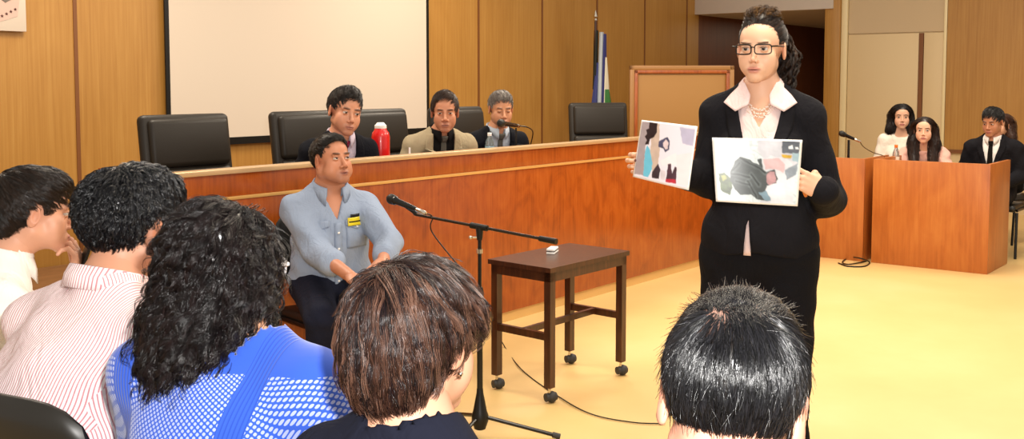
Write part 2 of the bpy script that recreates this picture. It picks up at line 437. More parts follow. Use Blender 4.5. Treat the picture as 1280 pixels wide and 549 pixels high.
def ribbon(f, L, R, n=16, m=5, off=.002, th=.003, y0=.6, d=(0, -1, 0), bulge=0.):
    L = A3(L); R = A3(R)
    def rs(P, n):
        s = np.r_[0, np.cumsum(np.linalg.norm(np.diff(P, axis=0), axis=1))]; s /= s[-1]; t = np.linspace(0, 1, n)
        return np.stack([np.interp(t, s, P[:, i]) for i in range(2)], 1)
    a = rs(L, n); b = rs(R, n); w = np.linspace(0, 1, m)[None, :, None]; g2 = a[:, None]*(1-w)+b[:, None]*w
    p = np.zeros((n*m, 3)); p[:, 0] = g2[..., 0].ravel(); p[:, 2] = g2[..., 1].ravel(); p[:, 1] = y0; d = A3(d)
    for _ in range(60): p = p+d*np.clip(f(p)*.8, -.02, .1)[:, None]
    nn = nrm(grad(f, p)*A3((.6, 1, .6))); bl = (bulge*(1-(2*w[0, :, 0]-1)**2))[None].repeat(n, 0).ravel()
    top = p+nn*(off+th+bl)[:, None] if np.ndim(off) else p+nn*(off+th+bl[:, None]); bot = p+nn*off
    V = np.concatenate([top, bot]); i = np.arange(n*m).reshape(n, m); o = n*m; Q = []
    q = np.stack([i[:-1, :-1], i[:-1, 1:], i[1:, 1:], i[1:, :-1]], -1).reshape(-1, 4); Q += [q, q[:, ::-1]+o]
    for e in (i[:, 0], i[::-1, -1], i[0, ::-1], i[-1, :]): Q.append(np.stack([e[:-1], e[1:], e[1:]+o, e[:-1]+o], 1))
    return V, np.concatenate(Q)
def collar(c, r, h, flap=.045, gap=18, pt=.03, flare=.018, tilt=12, n=40, ry=1.08, front=.0, th=.003, drop=.35):
    """shirt collar around neck point c; opens at +Y"""
    c = A3(c); V = []; prof_n = 4
    tm = rotm(-tilt, 0, 0)
    for i in range(n):
        t = -1+2*i/(n-1); ph = t*math.radians(180-gap); e = abs(t)**6
        dx, dy = math.sin(ph), -math.cos(ph)
        zt = h*(1-drop*abs(t)**2); zo = zt-flap-pt*e; ro = r+flare+front*e+.012*e
        row = [(r-.002, -.025), (r, zt*.5), (r+.002, zt), (r+.006, zt-.001), (ro*.5+r*.5+.006, (zt+zo)/2+.002), (ro, zo), (ro-th, zo), ((ro+r)/2+.004-th, (zt+zo)/2), (r+.001+th*.3, zt*.5)]
        for (q, z) in row: V.append(c+tm@A3((dx*q, dy*q*ry, z)))
    k = 9; Q = []
    for i in range(n-1):
        for j in range(k-1): a = i*k+j; Q.append((a, a+1, a+1+k, a+k))
    return np.array(V), np.array(Q)
class Fig:
    def __init__(s, label, px, py, D, alpha, hy=0, hp=0, hr=0, ground=0., hs=1., skin='#d9a384', sh=.185, fem=False, bulk=1., nb=None, hip=None, group=None, neckr=.056, necktilt=0.):
        s.hw = dep(px, py, D); s.rz = math.radians(217.9+alpha-90); s.ground = ground
        s.root = thing('person', label, 'person', (s.hw[0], s.hw[1], ground), s.rz, group)
        s.R = rotm(0, 0, math.degrees(s.rz)); s.o = A3((s.hw[0], s.hw[1], ground)); s.hz = s.hw[2]-ground
        s.H = A3((0, 0, s.hz)); s.Rh = rotm(0, 0, hy)@rotm(hp, 0, 0)@rotm(0, hr, 0); s.hs = hs
        s.skin = lin(skin); s.fem = fem; s.b = bulk; s.sh = sh
        s.nb = s.H+A3(nb if nb is not None else (0, -.04, -.165)); s.hip = A3(hip) if hip is not None else s.nb+A3((0, -.02, -.50))
        s.up = nrm(s.nb-s.hip); s.neckr = neckr
        s.shp = [s.nb+A3((x*sh, -.012, -.072)) for x in (-1, 1)]     # 0: its left (-x), 1: its right (+x)
        s.arms = [None, None]; s.hands = []; s.legs = []
    def L(s, px, py, D): return (dep(px, py, D)-s.o)@s.R
    def Lw(s, w): return (A3(w)-s.o)@s.R
    def head(s, lip='#b5685c', brow='#1c120c', stub=None, **kw):
        s.hpr = head_prims(s.skin, lin(lip), lin(brow) if brow else None, s.fem, stub=None, **kw)
        s.hg = Grp(s.hpr, s.Rh, s.H, s.hs, .02); s.stub = stub; s.opn = kw.get('open_eye', 0)
    def torso(s, x=0.):
        u = s.up; b = s.b; tl = -math.degrees(math.atan2(u[1], u[2])); R = rotm(tl, 0, 0); n = s.nb; h = s.hip; sh = s.sh
        P = [El(n-u*.19+A3((0, .005, 0)), (sh*.86*b+x, .112*b+x, .2), .05, R=R), El(h+u*.17, ((.135 if s.fem else .15)*b+x, .112*b+x, .17), .06, R=R),
             El(h+u*.03, (.17*b+x, .125*b+x, .13), .06, R=R), Cp(s.shp[0], s.shp[1], .048, .048, .05)]
        for i in (0, 1): P.append(Cp(n+u*.03, s.shp[i]*.7+n*.3+A3((0, 0, .012)), .042, .034, .045))
        if s.fem:
            for i in (-1, 1): P.append(El(n-u*.21+A3((i*.07, .075*b, 0)), (.062, .058, .062), .04))
        return P
    def armp(s, i, end=1., r=(.05, .042, .040, .029)):
        el, wr = s.arms[i]; w = el+(wr-el)*end; re = r[2]+(r[3]-r[2])*end
        return [Cp(s.shp[i], el, r[0], r[1], .03), Cp(el, w, r[2], re, .02)]
    def legp(s, r=(.085, .062, .055, .042)):
        P = []
        for hipj, kn, an in s.legs: P += [Cp(hipj, kn, r[0], r[1], .04), Cp(kn, an, r[2], r[3], .03)]
        return P
    def body(s, hh=.0035, hb=.011, hd=.003, ear=True):
        H = s.hg; sk = s.skin
        neck = [Cp(H.wor((0, -.022, -.055)), s.nb-s.up*.02, s.neckr*.95, s.neckr*1.05, .03)]
        T = neck+s.torso()
        for i in (0, 1):
            if s.arms[i]: T += s.armp(i, r=(.05, .04, .038, .026))
        T += s.legp((.078, .055, .05, .038))
        parts = []
        f = lambda p: fold(T, p); lo, hi = bounds(T, .03); V, Q = surf(f, lo, hi, hb); parts.append((V, Q, np.tile(A3(sk), (len(V), 1))))
        hn = [H]+neck; fh_ = lambda p: np.maximum(fold(hn, p), (s.nb[2]-.01)-p[:, 2])
        lo, hi = bounds([H]+neck, .02); V, Q = surf(fh_, lo, hi, hh); C = colors(H.P, H.loc(V), sk)
        q = H.loc(V); rg = np.random.default_rng(3)
        # flush on cheeks, nose, ears; beard shadow as part of the skin's own colour
        def blob(c, r): return np.exp(-(((q-A3(c))/A3(r))**2).sum(1))[:, None]
        red = A3((sk[0]*.92, sk[1]*.62, sk[2]*.55)); m = .16*(blob((.045, .07, -.03), (.022, .04, .02))+blob((-.045, .07, -.03), (.022, .04, .02)))+.35*blob((0, .11, -.04), (.014, .02, .012))+.4*(blob((.085, -.005, -.008), (.014, .03, .04))+blob((-.085, -.005, -.008), (.014, .03, .04)))
        m = np.clip(m, 0, 1); C = C*(1-m)+red*m*1.0
        if s.stub is not None:
            m = np.clip(.55*blob((0, .07, -.095), (.06, .07, .035))+.25*blob((0, .1, -.058), (.03, .03, .01)), 0, .6); C = C*(1-m)+A3(lin(s.stub))*m
        parts.append((V, Q, C))
        for Rm, t, pr, sc in s.hands:
            g_ = Grp(pr, Rm, t, sc); lo, hi = bounds([g_], .015); V, Q = surf(lambda p: g_.d(p), lo, hi, hd)
            parts.append((V, Q, colors(pr, g_.loc(V), sk, .0006)))
        V, Q, C = joinm(parts); s.bo = npmesh('body', V, Q, M_SKIN, s.root, C); s.bodyf = f
        return s
    def eyes(s, gaze=(0, 1, 0), iris='#2a160b'):
        if s.opn < -.5: return
        g0 = nrm(A3(gaze)); n = 28; th = np.linspace(0, math.pi, n); ph = np.linspace(0, 2*math.pi, n+1)[:-1]; B = basis(g0, (0, 0, 1))
        loc = np.stack([np.cos(th)[:, None]*np.ones(n), np.sin(th)[:, None]*np.cos(ph), np.sin(th)[:, None]*np.sin(ph)], -1).reshape(-1, 3)
        C = np.tile(A3(lin('#c9bfb6')), (n*n, 1)); a = np.arccos(np.clip(loc[:, 0], -1, 1)); C[a < .56] = lin(iris); C[a < .22] = (.004, .004, .004)
        i = np.arange(n*n).reshape(n, n); j = np.roll(i, -1, 1); Q = np.stack([i[:-1], j[:-1], j[1:], i[1:]], -1).reshape(-1, 4)
        for x in (-1, 1): npmesh('eye', s.hg.wor(loc@B.T*.0122+A3((x*.031, .0785, 0))), Q, M_EYE, s.root, C)
    def cloth(s, name, P, off, mt, cut=None, wr=(.0, 30), h=.009, ph=0., lo=None, hi=None, C=None):
        f0 = lambda p: fold(P, p)-off+wrinkle(p, wr[0], wr[1], ph)
        f = (lambda p: np.maximum(f0(p), cut(p))) if cut else f0
        l, u = bounds(P, off+.03)
        if lo is not None: l = np.maximum(l, A3(lo))
        if hi is not None: u = np.minimum(u, A3(hi))
        V, Q = surf(f, l, u, h); o = npmesh(name, V, Q, mt, s.root, C(V) if C else None); o['f'] = 0; del o['f']; s.last = f0
        return f0
    def ribs(s, name, mt, parts, parent=None):
        V = []; Q = []; n = 0
        for v, q in parts: V.append(v); Q.append(q+n); n += len(v)
        return npmesh(name, np.concatenate(V), np.concatenate(Q), mt, parent or s.root)
    def hairobj(s, shell, parts, mt=M_HAIR, col='#0b0908', h=.004, name='hair', wav=(.0015, 150), cut=None):
        """shell: prims in head space; parts: list of dict for hair()"""
        f = lambda p: fold(shell, p)+wrinkle(p, *wav)
        ff = (lambda p: np.maximum(f(p), cut(p))) if cut else f
        lo, hi = bounds(shell, .02); V, Q = surf(ff, lo, hi, h); out = [(s.hg.wor(V), Q, np.tile(A3(lin(col)), (len(V), 1)))]
        for k in parts:
            fl = k.pop('field', f); v, q, c = hair(fl, V, **k); out.append((s.hg.wor(v), q, c))
        V, Q, C = joinm(out); return npmesh(name, V, Q, mt, s.root, C)
def hl_cut(pts, zs, k=.75, ear=True):
    """hairline: keep where z above interp(y)"""
    def c(p):
        d = (np.interp(p[:, 1], pts, zs)-p[:, 2])*k
        if ear:
            for s in (-1, 1):
                d = np.maximum(d, .026-np.sqrt((p[:, 0]-s*.085)**2*.4+(p[:, 1]+.002)**2+((p[:, 2]+.008)*.62)**2))
        return d
    return c

# ------------------------------------------------------------------ the room
YW = 7.0; XR = 13.2; PLAT = .25
def plain(name, a, b, mt, bev=0.):
    return MB().box(a, b, bev).build(name, mt, smooth=bev > 0)
struct(plain('floor', (-3, -4, -.1), (18.2, 7.1, 0), M_FLOOR))
struct(plain('wall_back', (-3, YW, 0), (XR, YW+.12, 3.5), M_WALL))
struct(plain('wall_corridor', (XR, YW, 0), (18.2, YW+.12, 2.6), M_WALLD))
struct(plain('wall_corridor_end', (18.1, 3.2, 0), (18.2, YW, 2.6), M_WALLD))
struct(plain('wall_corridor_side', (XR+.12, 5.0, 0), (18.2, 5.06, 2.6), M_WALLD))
struct(plain('ceiling', (XR+.1, 5.0, 2.46), (18.2, YW, 2.6), M_GREYC))
struct(plain('trim_soffit', (XR-.12, 5.05, 2.46), (XR+.1, YW, 3.5), M_GREYC, .004))
for k in range(-5, 9):
    x = 4.0+1.107*k
    struct(plain('trim_joint', (x-.014, YW-.006, 0), (x+.014, YW+.002, 3.5), M_TRIMD))
for x in (14.6, 16.1): struct(plain('trim_joint', (x-.015, YW-.006, 0), (x+.015, YW+.002, 2.46), M_TRIMD))
struct(plain('wall_right', (XR, -4, 0), (XR+.12, 4.97, 3.5), M_CREAM))
struct(plain('trim_column', (XR-.1, 4.965, 0), (XR+.14, 5.16, 3.5), M_WALL, .004))
struct(plain('trim_door_side', (XR-.06, 4.885, 0), (XR+.02, 4.962, 3.5), M_TRIML, .006))
struct(plain('trim_door_end', (XR-.04, 3.685, 0), (XR+.02, 3.72, 3.5), M_TRIML, .006))
MB().box((XR-.025, 4.01, .03), (XR-.002, 4.88, 2.125), .004).build('door_1', M_CREAM)['kind'] = 'structure'
MB().box((XR-.025, 3.722, .03), (XR-.002, 3.95, 2.125), .004).build('door_2', M_CREAM)['kind'] = 'structure'
struct(plain('trim_door_gap', (XR-.03, 3.955, .03), (XR-.004, 4.005, 2.125), M_TRIMD))
struct(plain('trim_door_head', (XR-.02, 3.722, 2.14), (XR-.002, 4.88, 3.5), M_CREAM2))
struct(plain('trim_wall_panel', (XR-.03, -4, .73), (XR-.001, 3.68, 3.5), M_WALL))
struct(plain('trim_dado', (XR-.04, -4, .685), (XR-.001, 3.68, .73), M_TRIMD))
M_PLAT = wood('platform_laminate', '#6b4522', '#7d5530', '#8a603a', (2, 20, 20), .5)
struct(plain('trim_platform', (2.8, 4.16, 0), (11.5, YW-.01, PLAT), M_PLAT))

# wall picture, top left: a pale map-like drawing with a row of dark stars
t = thing('wall_picture', 'pale unframed picture with small dark stars hanging high on the veneer wall at left', 'picture', (3.11, YW-.04, 1.865))
MB().box((-.45, 0, 0), (.52, .03, .62), .003).build('board', mat('poster_paper', '#d0c2b2', .5), t)
mb = MB(); mb.prism([(-.4, -.003, .05), (.30, -.003, .045), (.46, -.003, .10), (.475, -.003, .20), (.46, -.003, .56), (-.4, -.003, .56)], (0, .0025, 0)); mb.build('printed_shape', mat('poster_pink', '#c9aa9c', .5), t)
for i in range(8):
    cx, cz = .445-.030*i, .145-.016*i*(1 if i < 5 else .0)-(.064 if i >= 5 else 0)
    mb = MB(); mb.prism([(cx+.011*math.sin(a*math.pi/5)*(1 if a % 2 == 0 else .42), -.006, cz+.011*math.cos(a*math.pi/5)*(1 if a % 2 == 0 else .42)) for a in range(10)], (0, .003, 0))
    mb.build('printed_star', mat('poster_star', '#4a1a14', .5), t)
MB().prism([(.28, -.006, .26), (.38, -.006, .185), (.44, -.006, .22), (.43, -.006, .30), (.30, -.006, .34)], (0, .003, 0)).build('printed_shape', mat('poster_grey', '#6c6158', .5), t)

t = thing('projection_screen', 'large white projection screen with black border on the wall behind the judges', 'screen', (6.16, YW-.03, 1.03))
MB().box((-1.43, -.012, .055), (1.43, -.006, 2.35)).build('screen_surface', M_SCREEN, t)
mb = MB(); mb.box((-1.465, -.014, .0), (1.465, 0, .058)); mb.box((-1.465, -.014, .058), (-1.43, 0, 2.35)); mb.box((1.43, -.014, .058), (1.465, 0, 2.35)); mb.box((-1.465, -.014, 2.35), (1.465, 0, 2.4))
mb.build('screen_border', M_BLK, t)

# judges' bench
YB = 4.098
t = thing('judges_bench', 'long cherry wood judges bench with brass strip and raised front ledge', 'bench', (2.76, YB, 0)); L = 6.25
MB().box((0, 0, .067), (L, .035, .969), .002).build('front_panel', M_BENCH, t)
MB().box((0, .004, .985), (L, .035, 1.093), .002).build('upper_panel', M_BENCH, t)
MB().box((-.004, -.008, .969), (L, .03, .985), .002).build('brass_strip', M_BRASS, t)
MB().box((-.01, -.014, 1.093), (L, .075, 1.117), .004).build('top_rail', M_RAIL, t)
MB().box((.01, .018, 0), (L, .04, .067)).build('plinth', M_PLINTH, t)
MB().box((0, .036, .97), (L, .40, 1.0), .003).build('worktop', M_BENCH, t)
MB().box((-.002, .036, .0), (.03, .56, 1.115), .002).build('side_panel', M_BENCH, t)
for x in (1.6, 3.2, 4.8): MB().box((x, .036, 0), (x+.03, .38, .97)).build('divider_panel', M_BENCH, t)

def judge_chair(x, y, rz, label, tp=1.35, w=.6):
    t = thing('executive_chair', label, 'chair', (x, y, PLAT), rz, 'black leather chairs behind the bench')
    H_ = tp-PLAT; hw = w/2; R = Matrix.Rotation(math.radians(-7), 3, 'X'); pv = (0, .2, .45)
    mb = MB(); mb.box((-hw, .20, .36), (hw, .27, H_), .035, R, pv, 4); b = mb.build('backrest', M_LEATHER, t)
    mb = MB(); mb.box((-hw+.035, .165, H_*.72), (hw-.035, .23, H_-.03), .03, R, pv, 4); mb.build('upper_cushion', M_LEATHER, b)
    mb = MB(); mb.box((-hw+.035, .165, .42), (hw-.035, .23, H_*.715), .03, R, pv, 4); mb.build('lower_cushion', M_LEATHER, b)
    MB().box((-hw+.03, -.28, .38), (hw-.03, .22, .49), .04, seg=4).build('seat', M_LEATHER, t)
    for s in (-1, 1):
        mb = MB(); mb.tube([(s*(hw), .2, .62), (s*hw, -.1, .64), (s*hw, -.16, .6), (s*(hw-.02), -.12, .40)], .018, 8); mb.build('armrest', M_BLK, t)
    MB().tube([(0, 0, .08), (0, 0, .40)], [.035, .025]).build('gas_column', M_BLKM, t)
    for k in range(5):
        a = k*2*math.pi/5+.3; l_ = MB().tube([(0, 0, .11), (.28*math.cos(a), .28*math.sin(a), .075)], [.026, .016]).build('leg', M_BLK, t)
        MB().sphere((.28*math.cos(a), .28*math.sin(a), .03), .03).build('caster', M_RUB, l_)
judge_chair(3.66, 4.95, math.radians(0), 'empty black leather chair at the left end, in front of the screen corner')
judge_chair(4.60, 4.97, math.radians(0), 'black leather chair holding the judge in the burgundy tie')
judge_chair(5.22, 4.97, math.radians(0), 'empty black leather chair between the burgundy tie judge and the beige jacket judge')
judge_chair(6.08, 4.97, math.radians(0), 'black leather chair holding the grey haired judge at the microphone')
q = dep(760.5, 150, 9.7)
judge_chair(q[0], q[1], math.radians(-38), 'empty black leather chair right of the flag', tp=1.345, w=.58)

# right-hand desks
XD = 8.883
def desk(y0, y1, label, d=.65):
    t = thing('counsel_desk', label, 'desk', (XD, y0, 0)); w = y1-y0
    MB().box((0, 0, 0), (.028, w, .88), .002).build('front_panel', M_DESK, t)
    for y in (0, w-.028): MB().box((.028, y, 0), (d, y+.028, .88), .002).build('side_panel', M_DESK, t)
    MB().box((.028, .028, .74), (d-.02, w-.028, .765), .002).build('worktop', M_DESK, t)
desk(2.125, 3.052, 'brown veneer desk at right with the water bottle on it')
desk(3.125, 4.06, 'brown veneer desk between the judges bench and the right desk', .62)

# small table on casters
t = thing('rolling_table', 'small dark brown wooden table on four casters in front of the bench', 'table', (0, 0, 0))
cn = [A3((3.982, 2.872)), A3((4.008, 3.25)), A3((4.66, 3.235)), A3((4.634, 2.857))]
def tp(u, v): return cn[0]+(cn[3]-cn[0])*u+(cn[1]-cn[0])*v
def quad(u0, u1, v0, v1, z0, z1, mb):
    P = [(*tp(u, v), z0) for u, v in ((u0, v0), (u1, v0), (u1, v1), (u0, v1))]; mb.prism(P, (0, 0, z1-z0)); return mb
mb = quad(-.02, 1.02, -.03, 1.03, .632, .655, MB()); mb.build('tabletop', M_DARKW, t, False)
ap = quad(.0, 1., .0, .07, .585, .63, MB()); quad(0, 1, .93, 1, .585, .63, ap); quad(0, .045, .07, .93, .585, .63, ap); quad(.955, 1, .07, .93, .585, .63, ap); ap.build('apron', M_DARKW, t, False)
for u in (0, 1):
    for v in (0, 1):
        du = .062*(1 if u == 0 else -1); dv = .10*(1 if v == 0 else -1)
        mb = MB(); quad(min(u, u+du), max(u, u+du), min(v, v+dv), max(v, v+dv), .075, .632, mb); lg = mb.build('leg', M_DARKW, t, False)
        c = tp(u+du/2, v+dv/2)
        mb = MB(); mb.tube([(*c, .05), (*c, .085)], .007, 8); cs = mb.build('caster_stem', M_CHROME, lg)
        mb = MB(); mb.sphere((c[0]+.012, c[1]-.004, .028), (.027, .027, .028), 20); mb.tube([(c[0]-.018, c[1]+.01, .028), (c[0]+.034, c[1]-.012, .028)], .02, 16); mb.build('caster', M_RUB, lg)
for (a, b) in (((.03, .08), (.03, .92)), ((.97, .08), (.97, .92))):
    A = tp(*a); B = tp(*b); d = nrm(B-A); n2 = A3((-d[1], d[0]))*.011
    MB().prism([(*(A+n2), .30), (*(B+n2), .30), (*(B-n2), .30), (*(A-n2), .30)], (0, 0, .035)).build('stretcher', M_DARKW, t, False)
A = tp(.03, .5); B = tp(.97, .5); n2 = A3((-(B-A)[1], (B-A)[0])); n2 = n2/np.linalg.norm(n2)*.011
MB().prism([(*(A+n2), .305), (*(B+n2), .305), (*(B-n2), .305), (*(A-n2), .305)], (0, 0, .03)).build('stretcher', M_DARKW, t, False)
c = tp(.53, .68); ang = math.atan2(*(cn[3]-cn[0])[::-1])+math.radians(25)
t = thing('small_white_case', 'small white case with dark seam lying on the rolling table', 'case', (*c, .655), ang)
MB().box((-.052, -.022, 0), (.052, .022, .012), .004).build('base', M_WHITE, t)
MB().box((-.05, -.021, .0115), (.05, .021, .0145)).build('seam', M_BLK, t)
MB().box((-.052, -.022, .014), (.052, .022, .028), .006).build('lid', M_WHITE, t)

# microphone stand
def microphone(name, label, a, b, parent_group=None, r=.024, grille=True):
    """dynamic mic from head a to tail b (world)"""
    a = A3(a); b = A3(b); t = thing(name, label, 'microphone', a); d = nrm(b-a); L_ = np.linalg.norm(b-a); O = A3((0, 0, 0))
    MB().lathe([(0, -r), (r*.6, -r*.85), (r*.95, -r*.35), (r, 0), (r*.95, r*.6), (r*.8, r*1.0)], O, 20, tuple(d)).build('grille', mat('mic_grille', '#1c1a18', .5, metal=.4), t)
    MB().lathe([(r*.86, r*.95), (r*.88, r*1.2), (r*.62, r*1.6), (r*.5, L_*.9), (r*.42, L_)], O, 18, tuple(d)).build('handle', M_BLKM, t)
    MB().lathe([(r*.40, L_), (r*.44, L_+.002), (r*.44, L_+.05), (r*.3, L_+.06)], O, 14, tuple(d)).build('plug', M_CHROME, t)
    return t, b+d*.05
base = dep(600, 520, 4.5); bx, by = base[0], base[1]
t = thing('microphone_stand', 'black boom microphone stand with tripod legs beside the rolling table', 'microphone stand', (bx, by, 0))
piv = dep(597, 285, 4.5); piv[0], piv[1] = bx, by
pz = piv[2]
MB().tube([(0, 0, .09), (0, 0, .60)], .0125, 14).build('lower_pole', M_BLKM, t)
MB().tube([(0, 0, .57), (0, 0, pz)], .008, 12).build('upper_pole', M_BLKM, t)
MB().lathe([(.013, .5), (.0175, .505), (.0175, .58), (.012, .6)], (0, 0, 0.06), 18).build('clutch', M_BLK, t)
MB().lathe([(.0135, .0), (.0135, .018)], (0, 0, pz-.10), 16).build('ring', M_CHROME, t)
MB().lathe([(.012, -.02), (.024, -.015), (.036, .02), (.036, .045), (.03, .06), (.015, .14), (.013, .16)], (0, 0, .065), 20).build('hub', M_BLK, t)
def rel(w): return tuple(A3(w)-A3((bx, by, 0)))
for e in (onz(700, 546, .012), onz(563, 517, .012), None):
    if e is None:
        a1 = rel(onz(700, 546)); a2 = rel(onz(563, 517)); e = -(nrm(A3(a1))+nrm(A3(a2))); e = nrm(e)*.31; e = (e[0], e[1], .012)
    else: e = rel(e)
    h = nrm(A3((e[0], e[1], 0))); s0 = (h[0]*.025, h[1]*.025, .10)
    lg = MB().tube([s0, tuple(A3(s0)+(A3(e)-A3(s0))*.96)], .0085, 10).build('leg', M_BLKM, t)
    MB().tube([tuple(A3(s0)+(A3(e)-A3(s0))*.9), e], .0125, 12).build('rubber_foot', M_RUB, lg)
E0 = dep(514, 261, 4.72); E1 = dep(683, 293, 4.32)
k_ = 82/170.; mid = E0*(1-k_)+E1*k_; sh_ = A3((bx, by, pz+.012))-mid; E0 = E0+sh_*1; E1 = E1+sh_*1
mb = MB(); mb.tube([rel(E0), rel(E1)], .0065, 12); bm_ = mb.build('boom_arm', mat('boom_metal', '#3b322b', .22, metal=.8), t)
d_ = nrm(E1-E0); mb = MB(); mb.tube([rel(E1-d_*.07), rel(E1+d_*.01)], [.0115, .0125], 14); mb.build('counterweight', M_BLK, bm_)
mc = A3((bx, by, pz+.012)); mb = MB(); mb.tube([rel(mc-d_*.045), rel(mc+d_*.04)], .013, 14); mb.tube([rel(mc), rel(mc-A3((0, 0, .055)))], [.017, .012], 14); mb.build('swivel_joint', M_BLK, t)
mb = MB(); mb.tube([rel(mc+A3((0, 0, -.045))), rel(mc+A3((0, 0, -.045))-RT*.03)], .004, 8); mb.sphere(rel(mc+A3((0, 0, -.045))-RT*.038), .008, 12); mb.build('clamp_knob', M_CHROME, t)
mh = dep(484, 242, 4.80)+sh_; mt_ = dep(508, 252, 4.72)+sh_
mb = MB(); mb.tube([rel(E0), rel(E0-d_*.01+A3((0, 0, .012))), rel(mt_*.8+mh*.2)], [.009, .011, .014], 12); mb.build('mic_clip', M_BLK, t)
mm, tail = microphone('stand_microphone', 'black handheld style microphone clipped on the boom pointing at the witness', mh, mt_+nrm(mt_-mh)*.035, r=.0235)
def cable(name, label, pts, r=.0035, mt=M_BLK, sub=10):
    """smooth cable through points"""
    P = [A3(p) for p in pts]; P = [2*P[0]-P[1]]+P+[2*P[-1]-P[-2]]; out = []
    for i in range(1, len(P)-2):
        for j in range(sub):
            u = j/sub; out.append(.5*((2*P[i])+(-P[i-1]+P[i+1])*u+(2*P[i-1]-5*P[i]+4*P[i+1]-P[i+2])*u*u+(-P[i-1]+3*P[i]-3*P[i+1]+P[i+2])*u**3))
    out.append(P[-2]); o = MB().tube(out, r, 8).build(name, mt); tag(o, label, 'cable'); return o
tw = tail
cp = [tw, tw+A3((.03, -.02, -.02)), dep(540, 290, 4.66), dep(575, 335, 4.6), dep(606, 376, 4.55), onz(626, 425, .05), onz(652, 462, .006), onz(700, 497, .006), onz(740, 518, .006), onz(790, 528, .006), onz(830, 530, .006)]
cable('microphone_cable', 'thin black cable running from the boom microphone across the floor', cp, .003)
a = onz(829, 521, .012); b = onz(842, 514, .012)
t = thing('cable_connector', 'black cable plug lying on the floor behind the nearest man', 'plug', a)
O = A3((0, 0, 0)); MB().tube([O, (b-a)], [.007, .012], 12).build('body', M_BLK, t); MB().tube([(b-a), (b-a)*1.35], .009, 12).build('sleeve', M_CHROME, t)

# things on the judges' bench
q = onY(476, 196, 4.5)
t = thing('thermos_flask', 'red thermos flask with white stopper on the judges bench', 'thermos', (q[0], 4.5, 1.0))
MB().lathe([(.052, 0), (.055, .01), (.055, .20), (.05, .225), (.038, .24), (.036, .25)], n=28).build('flask_body', M_RED, t)
MB().lathe([(.034, .245), (.036, .25), (.036, .268), (.028, .275), (.02, .285)], n=20).build('stopper', M_WHITE, t)
hd_ = MB(); dx = -RT; pts = [A3(dx)*.05+A3((0, 0, .17)), A3(dx)*.095+A3((0, 0, .17)), A3(dx)*.097+A3((0, 0, .03)), A3(dx)*.05+A3((0, 0, .03))]; hd_.tube(pts, .0075, 8); hd_.build('handle', M_RED, t)
def bottle(label, x, y, z, h, r, capc, liquid, lab):
    t = thing('water_bottle', label, 'bottle', (x, y, z))
    m = mat('clear_plastic', '#dfe9ea', .08, trans=.85); MB().lathe([(r*.9, 0), (r, .008), (r, h*.55), (r*.92, h*.62), (r*.9, h*.68), (r*.42, h*.86), (r*.4, h*.9)], n=20).build('bottle_body', m, t)
    MB().lathe([(r*.46, h*.88), (r*.48, h*.885), (r*.48, h*.985), (r*.4, h)], n=16).build('cap', mat('cap_'+capc[1:], capc, .4), t)
    MB().lathe([(r*1.01, h*.24), (r*1.015, h*.245), (r*1.015, h*.5), (r*1.01, h*.505)], n=20).build('paper_label', mat('label_'+lab[1:], lab, .4), t)
q = onY(612, 180, 4.45); bottle('small clear water bottle with blue label on the bench before the judges', q[0], 4.45, 1.0, .19, .03, '#f2f0ec', None, '#7fb4cc')
q = dep(1120, 195, 9.3); bottle('clear bottle with orange cap on the right desk', q[0], q[1], .765, .215, .03, '#e07a2a', None, '#e0d2bc')
q = onY(512, 190, 4.42); t = thing('white_pen', 'white pen standing up on the judges bench beside the beige jacket', 'pen', (q[0], 4.42, 1.0))
MB().tube([(0, 0, .0), (0, 0, .13)], .006, 10).build('barrel', M_WHITE, t); MB().lathe([(.012, 0), (.012, .05)], n=14).build('pen_holder', M_BLK, t)
q = onY(445, 197, 4.3); t = MB().box((-.12, -.06, 0), (.12, .06, .004)).build('paper_sheet', M_WHITE); t.location = (q[0], 4.3, 1.003); tag(t, 'white paper sheets lying on the bench before the burgundy tie judge', 'paper')
a = onY(626, 154, 4.16); b = onY(646, 157, 4.30)
t, tl = microphone('desk_microphone', 'black microphone in front of the grey haired judge', a, b, r=.026)
st = onY(645, 160, 4.29)
t = thing('microphone_desk_stand', 'slim desk stand holding the microphone before the grey haired judge', 'microphone stand', (st[0], 4.29, 1.0))
MB().lathe([(.06, 0), (.06, .012), (.012, .02), (.01, .022)], n=20).build('base', M_BLKM, t); MB().tube([(0, 0, .02), (0, 0, st[2]-1.0)], .006, 10).build('pole', M_BLKM, t)
cable('microphone_cable', 'black cable looping down from the judge microphone', [tl, tl+RT*.06+A3((0, 0, -.01)), onY(666, 165, 4.4), onY(664, 178, 4.45), onY(660, 192, 4.5)], .004)
# right desk microphone
a = dep(1052, 167, 9.25); b = dep(1068, 174, 9.25)
t, tl = microphone('desk_microphone', 'black microphone on the desk left of the two young women', a, b, r=.026)
st = dep(1061, 175, 9.27)
t = thing('microphone_desk_stand', 'black upright stand holding the right desk microphone', 'microphone stand', (st[0], st[1], .765))
MB().lathe([(.06, 0), (.06, .012), (.012, .02), (.01, .022)], n=20).build('base', M_BLKM, t); MB().tube([(0, 0, .02), (0, 0, st[2]-.765)], .011, 10).build('pole', M_BLKM, t)
cable('microphone_cable', 'thin cable drooping from the right desk microphone', [tl, dep(1080, 184, 9.27), dep(1092, 191, 9.3), dep(1104, 195, 9.33), dep(1108, 202, 9.38)], .004, mat('cable_brown', '#5a4526', .5))
cable('floor_cable', 'black cable loop on the floor at the foot of the right desks', [onz(1048, 329, .006), onz(1060, 333, .006), onz(1080, 333, .006), onz(1087, 328, .006), dep(1079, 322, 8.9)-A3((.06, 0, 0)), onz(1062, 322, .01), onz(1053, 328, .006), onz(1062, 330.5, .012), onz(1083, 326.5, .006)], .006)

